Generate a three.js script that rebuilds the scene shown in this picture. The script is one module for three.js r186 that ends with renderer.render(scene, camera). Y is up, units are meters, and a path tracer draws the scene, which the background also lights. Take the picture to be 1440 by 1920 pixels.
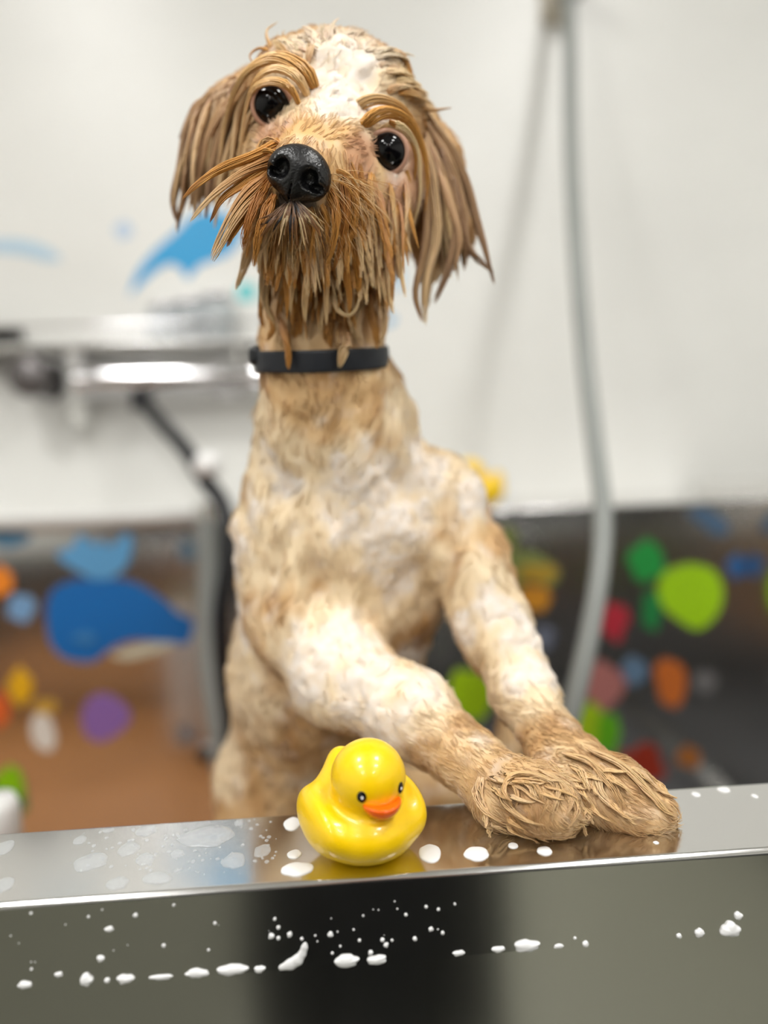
import * as THREE from 'three';
import { ImprovedNoise } from 'three/addons/math/ImprovedNoise.js';
import { RoundedBoxGeometry } from 'three/addons/geometries/RoundedBoxGeometry.js';
import { mergeGeometries } from 'three/addons/utils/BufferGeometryUtils.js';
import { RectAreaLightUniformsLib } from 'three/addons/lights/RectAreaLightUniformsLib.js';

// ------------------------------------------------------------------ camera, light, exposure
const scene = new THREE.Scene();
const FPX = 1450, W = 1440, H = 1920, DEG = Math.PI / 180;
const camera = new THREE.PerspectiveCamera(2 * Math.atan(H / 2 / FPX) / DEG, W / H, 0.01, 30);
camera.rotation.order = 'YXZ';
camera.rotation.set(-5 * DEG, -3.85 * DEG, -2.0 * DEG);
camera.position.set(0, 1.1927, 0);
camera.focus = 0.377;
camera.userData.fStop = 1.8;
camera.updateMatrixWorld();
scene.background = new THREE.Color(0, 0, 0);
const renderer = new THREE.WebGLRenderer();
renderer.toneMapping = THREE.LinearToneMapping;
renderer.toneMappingExposure = 1.0;
renderer.shadowMap.enabled = true;
RectAreaLightUniformsLib.init();
const LAMP_POWER = 34;                               // radiance of each round ceiling lamp
const LAMPS = [[-0.6, -0.12], [0.65, -0.12], [-0.7, 0.6], [0.7, 0.6], [-0.7, 1.5], [0.7, 1.5], [-0.35, 2.5], [0.45, 2.6], [-0.3, 3.6], [0.4, 3.6]];
const CEIL = 2.45, RIM_Y = 1.0, FRONT_Z = -0.33, RIM_BACK_Z = -0.397, BACK_Z = -1.0, WALL_Z = -1.2;

// ------------------------------------------------------------------ helpers
let seed = 12345;
const rnd = () => { seed = (seed * 1664525 + 1013904223) >>> 0; return seed / 4294967296; };
const rr = (a, b) => a + (b - a) * rnd();
const V = (x, y, z) => new THREE.Vector3(x, y, z);
const clamp = (x, a = 0, b = 1) => Math.min(b, Math.max(a, x));
const sstep = (a, b, x) => { const t = clamp((x - a) / (b - a)); return t * t * (3 - 2 * t); };
const perlin = new ImprovedNoise();
const noise = (x, y, z) => perlin.noise(x + 51.3, y + 17.7, z + 93.1);
const fbm = (x, y, z, o = 3) => { let s = 0, a = 0.5; for (let i = 0; i < o; i++) { s += a * noise(x, y, z); x *= 2.03; y *= 2.03; z *= 2.03; a *= 0.5; } return s; };
const srgb = (r, g, b) => new THREE.Color().setRGB(r / 255, g / 255, b / 255, THREE.SRGBColorSpace);
const rayOf = (px, py) => V((px - W / 2) / FPX, -(py - H / 2) / FPX, -1).applyQuaternion(camera.quaternion);
const P = (px, py, d) => rayOf(px, py).multiplyScalar(d).add(camera.position);                       // a place in the room from where it shows and how far it is
const onY = (px, py, y) => { const r = rayOf(px, py); return r.multiplyScalar((y - camera.position.y) / r.y).add(camera.position); };
const onZ = (px, py, z) => { const r = rayOf(px, py); return r.multiplyScalar((z - camera.position.z) / r.z).add(camera.position); };
const pxr = (r, d) => r * d / FPX;
const used = new Map();
function numbered(name) { const n = used.get(name) || 0; used.set(name, n + 1); return n ? name + '_' + String(n).padStart(3, '0') : name; }
function tag(o, label, category, group, kind) { if (label) o.userData.label = label; if (category) o.userData.category = category; if (group) o.userData.group = group; if (kind) o.userData.kind = kind; return o; }
function mesh(name, geo, mat, parent = scene) {
  const m = new THREE.Mesh(geo, mat); m.name = parent === scene ? numbered(name) : name; m.castShadow = m.receiveShadow = true; parent.add(m); return m;
}
function thing(name, label, category, pos = V(0, 0, 0), group) {
  const g = new THREE.Group(); g.name = numbered(name); g.position.copy(pos); scene.add(g); return tag(g, label, category, group);
}
const structure = (m) => { m.userData.kind = 'structure'; return m; };
const std = (c, o = {}) => new THREE.MeshStandardMaterial({ color: c, roughness: 0.5, ...o });
const phys = (c, o = {}) => new THREE.MeshPhysicalMaterial({ color: c, roughness: 0.5, ...o });
function box(x0, x1, y0, y1, z0, z1, r = 0) {
  const g = r ? new RoundedBoxGeometry(x1 - x0, y1 - y0, z1 - z0, 3, r) : new THREE.BoxGeometry(x1 - x0, y1 - y0, z1 - z0);
  g.translate((x0 + x1) / 2, (y0 + y1) / 2, (z0 + z1) / 2); return g;
}
function noiseTexture(n, fn, srgbSpace = false) {
  const d = new Uint8Array(n * n * 4);
  for (let j = 0; j < n; j++) for (let i = 0; i < n; i++) { const c = fn(i / n, j / n), k = (j * n + i) * 4; d[k] = c[0]; d[k + 1] = c[1]; d[k + 2] = c[2]; d[k + 3] = 255; }
  const t = new THREE.DataTexture(d, n, n); t.wrapS = t.wrapT = THREE.RepeatWrapping; t.magFilter = THREE.LinearFilter; t.minFilter = THREE.LinearMipmapLinearFilter; t.generateMipmaps = true;
  if (srgbSpace) t.colorSpace = THREE.SRGBColorSpace; t.needsUpdate = true; return t;
}
function tube(pts, r, seg = 60, sides = 14, closed = false) { return new THREE.TubeGeometry(new THREE.CatmullRomCurve3(pts, closed), seg, r, sides, closed); }

// signed distances: tapered bones and stretched balls joined with a smooth minimum, meshed by surface nets
const smin = (a, b, k) => { const h = Math.max(k - Math.abs(a - b), 0) / k; return Math.min(a, b) - h * h * k * 0.25; };
function boneField(bones, k) {
  const n = bones.length, A = bones.map(([a, b, ra, rb]) => { const dx = b.x - a.x, dy = b.y - a.y, dz = b.z - a.z; return [a.x, a.y, a.z, dx, dy, dz, 1 / Math.max(1e-9, dx * dx + dy * dy + dz * dz), ra, rb - ra]; });
  return (x, y, z) => {
    let d = 1e3;
    for (let i = 0; i < n; i++) {
      const q = A[i]; const px = x - q[0], py = y - q[1], pz = z - q[2];
      let t = (px * q[3] + py * q[4] + pz * q[5]) * q[6]; t = t < 0 ? 0 : t > 1 ? 1 : t;
      const ex = px - q[3] * t, ey = py - q[4] * t, ez = pz - q[5] * t;
      const e = Math.sqrt(ex * ex + ey * ey + ez * ez) - q[7] - q[8] * t;
      d = e - d > k ? d : d - e > k ? e : smin(d, e, k);
    }
    return d;
  };
}
const ell = (x, y, z, c, r) => { const a = (x - c[0]) / r[0], b = (y - c[1]) / r[1], e = (z - c[2]) / r[2]; const k = Math.sqrt(a * a + b * b + e * e); return (k - 1) * Math.min(r[0], r[1], r[2]) * (k < 1 ? 1 : 1); };
function surfaceNets(f, lo, hi, h, lip = 1) {
  const nx = Math.ceil((hi[0] - lo[0]) / h) + 1, ny = Math.ceil((hi[1] - lo[1]) / h) + 1, nz = Math.ceil((hi[2] - lo[2]) / h) + 1;
  const F = new Float32Array(nx * ny * nz), B = 4, at = (i, j, k) => (k * ny + j) * nx + i;
  for (let k0 = 0; k0 < nz; k0 += B) for (let j0 = 0; j0 < ny; j0 += B) for (let i0 = 0; i0 < nx; i0 += B) {
    const c = f(lo[0] + (i0 + 1.5) * h, lo[1] + (j0 + 1.5) * h, lo[2] + (k0 + 1.5) * h), far = Math.abs(c) > h * 3.4 * lip;
    for (let k = k0; k < Math.min(nz, k0 + B); k++) for (let j = j0; j < Math.min(ny, j0 + B); j++) for (let i = i0; i < Math.min(nx, i0 + B); i++)
      F[at(i, j, k)] = far ? c : f(lo[0] + i * h, lo[1] + j * h, lo[2] + k * h);
  }
  const id = new Int32Array(nx * ny * nz).fill(-1), pos = [], idx = [];
  for (let k = 0; k < nz - 1; k++) for (let j = 0; j < ny - 1; j++) for (let i = 0; i < nx - 1; i++) {
    let sx = 0, sy = 0, sz = 0, n = 0, neg = 0; const g = [];
    for (let c = 0; c < 8; c++) { g[c] = F[at(i + (c & 1), j + (c >> 1 & 1), k + (c >> 2))]; if (g[c] < 0) neg++; }
    if (!neg || neg === 8) continue;
    for (let c = 0; c < 8; c++) for (let b = 1; b < 8; b <<= 1) {
      const e = c | b; if (c & b) continue; if ((g[c] < 0) === (g[e] < 0)) continue;
      const t = g[c] / (g[c] - g[e]);
      sx += (c & 1) + (b === 1 ? t : 0); sy += (c >> 1 & 1) + (b === 2 ? t : 0); sz += (c >> 2) + (b === 4 ? t : 0); n++;
    }
    id[at(i, j, k)] = pos.length / 3; pos.push(lo[0] + (i + sx / n) * h, lo[1] + (j + sy / n) * h, lo[2] + (k + sz / n) * h);
  }
  const quad = (a, b, c, d, flip) => { if (a < 0 || b < 0 || c < 0 || d < 0) return; flip ? idx.push(a, c, b, a, d, c) : idx.push(a, b, c, a, c, d); };
  for (let k = 1; k < nz - 1; k++) for (let j = 1; j < ny - 1; j++) for (let i = 1; i < nx - 1; i++) {
    const s = F[at(i, j, k)] < 0;
    if (s !== F[at(i + 1, j, k)] < 0) quad(id[at(i, j - 1, k - 1)], id[at(i, j, k - 1)], id[at(i, j, k)], id[at(i, j - 1, k)], !s);
    if (s !== F[at(i, j + 1, k)] < 0) quad(id[at(i - 1, j, k - 1)], id[at(i - 1, j, k)], id[at(i, j, k)], id[at(i, j, k - 1)], !s);
    if (s !== F[at(i, j, k + 1)] < 0) quad(id[at(i - 1, j - 1, k)], id[at(i, j - 1, k)], id[at(i, j, k)], id[at(i - 1, j, k)], !s);
  }
  const geo = new THREE.BufferGeometry(); geo.setAttribute('position', new THREE.Float32BufferAttribute(pos, 3)); geo.setIndex(idx); geo.computeVertexNormals();
  return geo;
}
function paint(geo, fn) {
  const p = geo.attributes.position, c = new Float32Array(p.count * 3), col = new THREE.Color();
  for (let i = 0; i < p.count; i++) { fn(p.getX(i), p.getY(i), p.getZ(i), col); c[i * 3] = col.r; c[i * 3 + 1] = col.g; c[i * 3 + 2] = col.b; }
  geo.setAttribute('color', new THREE.BufferAttribute(c, 3)); return geo;
}

// ------------------------------------------------------------------ materials
const brush = noiseTexture(512, (u, v) => { const a = fbm(u * 6, v * 220, 1, 2) * 60 + fbm(u * 8, v * 8, 4, 3) * 40; const k = clamp(128 + a, 0, 255); return [k, k, k]; });
const wallTex = noiseTexture(256, (u, v) => { const k = 246 + fbm(u * 9, v * 9, 2, 4) * 14; return [k, k, k - 1]; }, true);
const M = {
  wall: std(srgb(238, 238, 235), { roughness: 0.35, map: wallTex }),
  tileWhite: std(srgb(240, 240, 237), { roughness: 0.22 }),
  grout: std(srgb(205, 205, 200), { roughness: 0.9 }),
  ceiling: std(srgb(242, 242, 240), { roughness: 0.9 }),
  sideWall: std(srgb(222, 221, 216), { roughness: 0.8 }),
  floor: std(srgb(128, 128, 112), { roughness: 0.5 }),
  steel: std(new THREE.Color(0.74, 0.735, 0.725), { metalness: 1, roughness: 0.15, bumpMap: brush, bumpScale: 0.00002 }),
  chrome: std(new THREE.Color(0.8, 0.8, 0.82), { metalness: 1, roughness: 0.08 }),
  blackRubber: std(srgb(22, 23, 27), { roughness: 0.4 }),
  blackPlastic: std(srgb(24, 26, 30), { roughness: 0.3 }),
  greyHose: std(srgb(146, 150, 147), { roughness: 0.4 }),
  duck: phys(srgb(255, 210, 0), { roughness: 0.34, clearcoat: 0.35, clearcoatRoughness: 0.06 }),
  beak: phys(srgb(255, 104, 12), { roughness: 0.25, clearcoat: 0.5, clearcoatRoughness: 0.08 }),
  ink: phys(srgb(12, 12, 14), { roughness: 0.15 }),
  white: std(srgb(245, 245, 245), { roughness: 0.3 }),
  foam: phys(srgb(232, 232, 232), { roughness: 0.55 }),
  water: phys(srgb(246, 248, 250), { roughness: 0.12, transmission: 0.8, ior: 1.33, thickness: 0 }),
};

// ------------------------------------------------------------------ the room
const RX0 = -1.7, RX1 = 1.7, RZ1 = 4.2;
structure(mesh('floor', box(RX0 - 0.1, RX1 + 0.1, -0.1, 0, WALL_Z - 0.1, RZ1 + 0.1), M.floor));
structure(mesh('ceiling', box(RX0 - 0.1, RX1 + 0.1, CEIL, CEIL + 0.1, WALL_Z - 0.1, RZ1 + 0.1), M.ceiling));
structure(mesh('wall_back', box(RX0 - 0.1, RX1 + 0.1, 0, CEIL, WALL_Z - 0.1, WALL_Z), M.wall));
structure(mesh('wall_left', box(RX0 - 0.1, RX0, 0, CEIL, WALL_Z, RZ1), M.sideWall));
structure(mesh('wall_right', box(RX1, RX1 + 0.1, 0, CEIL, WALL_Z, RZ1), M.sideWall));
structure(mesh('wall_front', box(RX0 - 0.1, RX1 + 0.1, 0, CEIL, RZ1, RZ1 + 0.1), M.sideWall));
tag(mesh('added_floor_mat', box(-1.6, -0.24, 0.0, 0.012, 0.3, 2.4, 0.005), std(srgb(84, 84, 70), { roughness: 0.7 })), 'added dark olive mat behind the camera, darkens the rim reflection', 'mat');  // unseen mat, added to darken what the rim front mirrors
LAMPS.forEach(([x, z], i) => {
  const row = ['over the bathtub', 'just behind the camera', 'in the third row from the bathtub', 'in the fourth row from the bathtub', 'in the row farthest from the bathtub'][i >> 1], side = i % 2 ? 'hose side' : 'faucet side';
  const g = thing('ceiling_lamp', `round white ceiling lamp ${row}, on the ${side}`, 'lamp', V(x, CEIL, z), 'round ceiling lamps');
  const ring = new THREE.TorusGeometry(0.145, 0.012, 10, 40); ring.rotateX(Math.PI / 2); ring.translate(0, -0.006, 0);
  mesh('lamp_ring', ring, M.white, g);
  const disc = new THREE.CylinderGeometry(0.14, 0.14, 0.008, 40); disc.translate(0, -0.006, 0);
  mesh('diffuser', disc, std(0xffffff, { emissive: new THREE.Color(1, 0.985, 0.95), emissiveIntensity: 20 }), g);
  const l = new THREE.RectAreaLight(new THREE.Color(1, 0.985, 0.96), LAMP_POWER, 0.25, 0.25);
  l.position.set(0, -0.014, 0); l.rotation.x = -Math.PI / 2; g.add(l);
});

{ // unseen dark cupboards, added along two walls so the steel mirrors something dark
  const door = std(srgb(52, 54, 58), { roughness: 0.5 }), body = std(srgb(46, 48, 52), { roughness: 0.6 }), topM = std(srgb(88, 88, 88), { roughness: 0.4 });
  const added_cupboard = (x, z, turn, label) => {
    const g = thing('added_cupboard', label, 'added_cupboard', V(x, 0, z), 'added dark cupboards behind the camera'); g.rotation.y = turn;
    mesh('added_cupboard_body', box(-0.41, 0.41, 0, 1.06, -0.24, 0.22, 0.004), body, g); mesh('worktop', box(-0.412, 0.412, 1.0605, 1.09, -0.24, 0.26, 0.004), topM, g);
    for (const s of [-1, 1]) { const d = mesh('door', box(s > 0 ? 0.006 : -0.404, s > 0 ? 0.404 : -0.006, 0.08, 1.04, 0.2205, 0.24, 0.004), door, g); mesh('handle', box(s * 0.05 - 0.006, s * 0.05 + 0.006, 0.7, 0.86, 0.2405, 0.262, 0.004), M.chrome, d); }
  };
  ['nearest the faucet-side wall', 'second from the faucet-side wall', 'third from the faucet-side wall', 'nearest the hose-side wall'].forEach((w, i) => added_cupboard(-1.245 + i * 0.83, RZ1 - 0.265, Math.PI, 'unseen dark grey cupboard at the far wall, ' + w));
  ['closest to the bathtub', 'second from the bathtub', 'third from the bathtub', 'farthest from the bathtub'].forEach((w, i) => added_cupboard(RX1 - 0.265, 0.2 + i * 0.85, -Math.PI / 2, 'unseen dark grey cupboard on the hose-side wall, ' + w));
}
// ------------------------------------------------------------------ bathtub
const TUBX0 = -0.95, TUBX1 = onZ(1398, 930, BACK_Z).x, TUB_FLOOR = 0.67;
const BACK_TOP = RIM_Y + 0.1012;
{
  const tub = thing('grooming_bathtub', 'stainless steel dog grooming bathtub with low front rim and tall back panel', 'bathtub', V(0, 0, 0));
  // front rim: a folded sheet with rounded near edge
  const sh = new THREE.Shape(); const r = 0.0028, t = 0.0015, zf = -FRONT_Z, zb = -RIM_BACK_Z, y1 = RIM_Y, y0 = RIM_Y - 0.04;
  // profile in (depth, height), extruded along x
  sh.moveTo(zf, y0); sh.lineTo(zf, y1 - r); sh.absarc(zf + r, y1 - r, r, Math.PI, Math.PI / 2, true);
  sh.lineTo(zb - r, y1); sh.absarc(zb - r, y1 - r, r, Math.PI / 2, 0, true); sh.lineTo(zb, y0 - 0.02);
  sh.lineTo(zb - t, y0 - 0.02); sh.lineTo(zb - t, y1 - t); sh.lineTo(zf + t, y1 - t); sh.lineTo(zf + t, y0);
  const g = new THREE.ExtrudeGeometry(sh, { depth: 2.2, bevelEnabled: false, curveSegments: 8 });
  g.rotateY(Math.PI / 2); g.translate(-1.1, 0, 0);
  mesh('front_rim', g, M.steel, tub);
  mesh('front_panel', box(-1.1, 1.1, 0.3, RIM_Y - 0.01, -0.3745, -0.372), M.steel, tub);
  mesh('inner_front_panel', box(-1.1, TUBX1, TUB_FLOOR, RIM_Y - 0.02, -0.3985, -0.3972), M.steel, tub);
  mesh('back_panel', box(TUBX0, TUBX1, TUB_FLOOR, BACK_TOP, BACK_Z - 0.003, BACK_Z), M.steel, tub);
  mesh('back_ledge', box(TUBX0, TUBX1, BACK_TOP - 0.004, BACK_TOP + 0.0005, WALL_Z + 0.001, BACK_Z + 0.001, 0.002), M.steel, tub);
  const sp = new THREE.Shape(); sp.moveTo(0.397, TUB_FLOOR); sp.lineTo(0.397, 1.0); sp.lineTo(0.55, 1.16); sp.lineTo(1.15, 1.118); sp.lineTo(1.15, TUB_FLOOR);
  const sg = new THREE.ExtrudeGeometry(sp, { depth: 0.02, bevelEnabled: false }); sg.rotateY(Math.PI / 2); sg.translate(TUBX1, 0, 0);
  mesh('side_panel', sg, M.steel, tub);
  const sl = new THREE.ExtrudeGeometry(sp, { depth: 0.02, bevelEnabled: false }); sl.rotateY(Math.PI / 2); sl.translate(TUBX0 - 0.02, 0, 0);
  mesh('side_panel', sl, M.steel, tub);
  mesh('tub_floor', box(TUBX0, TUBX1, TUB_FLOOR - 0.01, TUB_FLOOR, BACK_Z, -0.3975), M.steel, tub);
  for (const x of [TUBX0 + 0.05, TUBX1 - 0.05]) for (const z of [-0.45, -0.95]) mesh('leg', box(x - 0.02, x + 0.02, 0, TUB_FLOOR - 0.01, z - 0.02, z + 0.02, 0.003), M.steel, tub);
}

console.log('tub done');
// ------------------------------------------------------------------ stickers on the steel and on the wall
const PX = (x, y, z) => { const p = onZ(x, y, z); return new THREE.Vector2(p.x, p.y); };
function sticker(name, label, pts, color, z, parent) {                         // pts: outline, smoothed
  const v = pts.map(([x, y]) => PX(x, y, z)); const c = new THREE.SplineCurve([...v, v[0]]).getPoints(pts.length * 6);
  const g = new THREE.ExtrudeGeometry(new THREE.Shape(c), { depth: 0.0008, bevelEnabled: false }); g.translate(0, 0, z + 0.0002);
  const m = mesh(name, g, std(color, { roughness: 0.4 }), parent); if (!parent) tag(m, label, 'sticker', 'sea animal stickers'); return m;
}
const blob = (cx, cy, rx, ry, n = 12, wob = 0.12) => Array.from({ length: n }, (_, i) => { const a = i / n * Math.PI * 2, k = 1 + wob * Math.sin(i * 2.3 + cx); return [cx + Math.cos(a) * rx * k, cy + Math.sin(a) * ry * k]; });
function stickerGroup(name, label, list, z) {
  const g = thing(name, label, 'sticker', V(0, 0, 0), 'sea animal stickers');
  list.forEach(([part, pts, color], i) => { const m = sticker(part, null, pts, color, z + i * 0.0009, g); }); return g;
}
const SZ = BACK_Z;
stickerGroup('whale_sticker', 'big blue whale sticker with light blue water spout on back panel', [
  ['whale_body', [[86, 1150], [95, 1112], [130, 1090], [190, 1085], [250, 1092], [300, 1120], [335, 1150], [362, 1165], [352, 1205], [318, 1205], [250, 1200], [205, 1218], [175, 1240], [125, 1235], [95, 1205]], srgb(6, 98, 170)],
  ['whale_belly', [[205, 1228], [250, 1212], [300, 1204], [330, 1207], [300, 1222], [240, 1236]], srgb(190, 186, 165)],
  ['water_spout', [[172, 1085], [120, 1055], [108, 1035], [135, 1025], [150, 1002], [178, 1022], [190, 1010], [205, 1025], [235, 1000], [248, 1015], [238, 1060], [205, 1085]], srgb(88, 150, 196)],
  ['whale_eye', blob(160, 1195, 22, 9, 10, 0.2), srgb(60, 125, 180)]], SZ);
stickerGroup('turtle_sticker', 'turtle sticker with lime shell and green flippers on back panel', [
  ['turtle_head', blob(1212, 1052, 34, 38), srgb(30, 140, 60)], ['flipper', blob(1222, 1145, 18, 38), srgb(28, 120, 60)],
  ['turtle_shell', [[1232, 1110], [1245, 1075], [1290, 1058], [1335, 1068], [1355, 1105], [1345, 1150], [1310, 1180], [1275, 1165], [1245, 1140]], srgb(150, 195, 10)]], SZ);
stickerGroup('seahorse_sticker', 'mottled yellow and green coral sticker beside the dog shoulder', [
  ['coral', [[925, 1000], [950, 985], [972, 1005], [965, 1030], [1000, 1035], [1035, 1055], [1050, 1075], [1030, 1100], [990, 1085], [965, 1110], [935, 1090], [945, 1050]], srgb(120, 130, 70)],
  ['coral_branch', blob(1008, 1075, 38, 18), srgb(160, 130, 40)], ['coral_base', blob(1002, 1122, 32, 24), srgb(185, 125, 30)]], SZ);
sticker('round_sticker', 'lime green round sticker seen between the dog front legs', blob(882, 1302, 46, 48), srgb(150, 185, 10), SZ);
stickerGroup('frog_sticker', 'lime and green sticker beside the dog front leg, under the pink one', [['leaf', blob(1105, 1365, 38, 45), srgb(150, 180, 20)], ['leaf', blob(1140, 1375, 22, 40), srgb(90, 160, 20)]], SZ);
sticker('fish_sticker', 'small red fish sticker beside the grey hose', blob(1152, 1165, 24, 36, 12, 0.2), srgb(170, 40, 55), SZ);
sticker('fish_sticker', 'dull pink sticker above the lime one by the hose', blob(1132, 1285, 36, 44, 12, 0.15), srgb(165, 105, 100), SZ);
sticker('bubble_sticker', 'steel blue bubble sticker beside the orange fish sticker', blob(1188, 1258, 24, 26), srgb(90, 115, 140), SZ);
sticker('fish_sticker', 'orange clown fish sticker in the lower corner of back panel', [[1225, 1255], [1245, 1235], [1280, 1250], [1285, 1290], [1270, 1325], [1240, 1315], [1232, 1285]], srgb(180, 95, 35), SZ);
sticker('bubble_sticker', 'grey round bubble sticker next to the orange fish', blob(1322, 1278, 22, 22), srgb(100, 98, 98), SZ);
sticker('starfish_sticker', 'dark red starfish sticker low on back panel near the paw', blob(1205, 1432, 44, 36, 12, 0.2), srgb(140, 42, 22), SZ);
sticker('starfish_sticker', 'small dark orange sticker near tub corner', blob(1292, 1420, 24, 20, 10, 0.2), srgb(150, 90, 35), SZ);
sticker('fish_sticker', 'long slate blue fish sticker near the panel top', [[1285, 960], [1320, 950], [1355, 970], [1368, 995], [1345, 1005], [1315, 985]], srgb(70, 95, 120), SZ);
sticker('bubble_sticker', 'small blue bubble sticker next to the turtle shell', blob(1382, 1062, 18, 22), srgb(45, 95, 150), SZ);
sticker('bubble_sticker', 'small grey bubble sticker between hose and dog leg', blob(1020, 1195, 20, 24), srgb(95, 100, 115), SZ);
sticker('bubble_sticker', 'pale blue round bubble sticker in front of the whale face', blob(40, 1140, 26, 26), srgb(110, 150, 190), SZ);
sticker('fish_sticker', 'orange sticker cut off by the picture edge, above blue bubble', blob(0, 1090, 24, 28), srgb(225, 130, 30), SZ);
sticker('wave_sticker', 'teal blue wave sticker under the wall ledge', blob(14, 1010, 42, 16), srgb(70, 115, 145), SZ);
sticker('bubble_sticker', 'faint blue bubble sticker beside the black hose', blob(352, 1032, 20, 22), srgb(95, 115, 130), SZ);
sticker('fish_sticker', 'yellow fish sticker above the white penguin sticker', blob(38, 1287, 22, 34, 12, 0.15), srgb(215, 165, 20), SZ);
sticker('fish_sticker', 'orange red sticker at picture edge under the whale', blob(0, 1330, 18, 34), srgb(205, 95, 40), SZ);
stickerGroup('penguin_sticker', 'white sticker with yellow top below the whale', [['penguin_body', [[60, 1350], [75, 1332], [95, 1350], [105, 1385], [95, 1408], [70, 1400], [58, 1375]], srgb(215, 212, 205)], ['penguin_head', blob(85, 1325, 24, 14), srgb(190, 150, 60)]], SZ);
sticker('shell_sticker', 'purple shell sticker below the blue whale', [[152, 1345], [165, 1312], [195, 1300], [230, 1318], [245, 1345], [225, 1372], [190, 1390], [162, 1378]], srgb(132, 98, 165), SZ);
sticker('bubble_sticker', 'faint grey bubble sticker beside the dog flank', blob(350, 1376, 22, 20), srgb(130, 125, 125), SZ);
stickerGroup('crab_sticker', 'green and lime sticker above the white bottle', [['leaf', blob(18, 1490, 34, 50), srgb(40, 120, 70)], ['leaf', blob(18, 1470, 28, 32), srgb(130, 190, 10)]], SZ);
const WZ = WALL_Z;
sticker('dolphin_sticker', 'bright blue leaping dolphin sticker on white wall beside the dog ear', [[242, 555], [258, 510], [290, 470], [330, 435], [360, 405], [400, 395], [440, 410], [452, 440], [430, 475], [395, 490], [372, 500], [352, 522], [340, 505], [318, 495], [290, 510], [262, 535]], srgb(38, 158, 216), WZ);
sticker('wave_sticker', 'faint pale blue wave sticker on white wall above faucet', [[-30, 448], [40, 450], [85, 462], [115, 485], [90, 490], [40, 478], [-30, 470]], srgb(180, 206, 224), WZ);
sticker('bubble_sticker', 'pale blue bubble sticker on white wall near the dolphin', blob(232, 432, 17, 17), srgb(185, 205, 228), WZ);
sticker('bubble_sticker', 'small blue bubble sticker on white wall beside the collar', blob(730, 600, 10, 10), srgb(90, 170, 220), WZ);
sticker('bubble_sticker', 'pale blue bubble sticker on white wall under the dog ear', blob(740, 518, 20, 26), srgb(190, 212, 230), WZ);
sticker('bubble_sticker', 'turquoise bubble sticker on white wall behind the beard', blob(462, 548, 18, 18), srgb(90, 205, 210), WZ);

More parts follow.
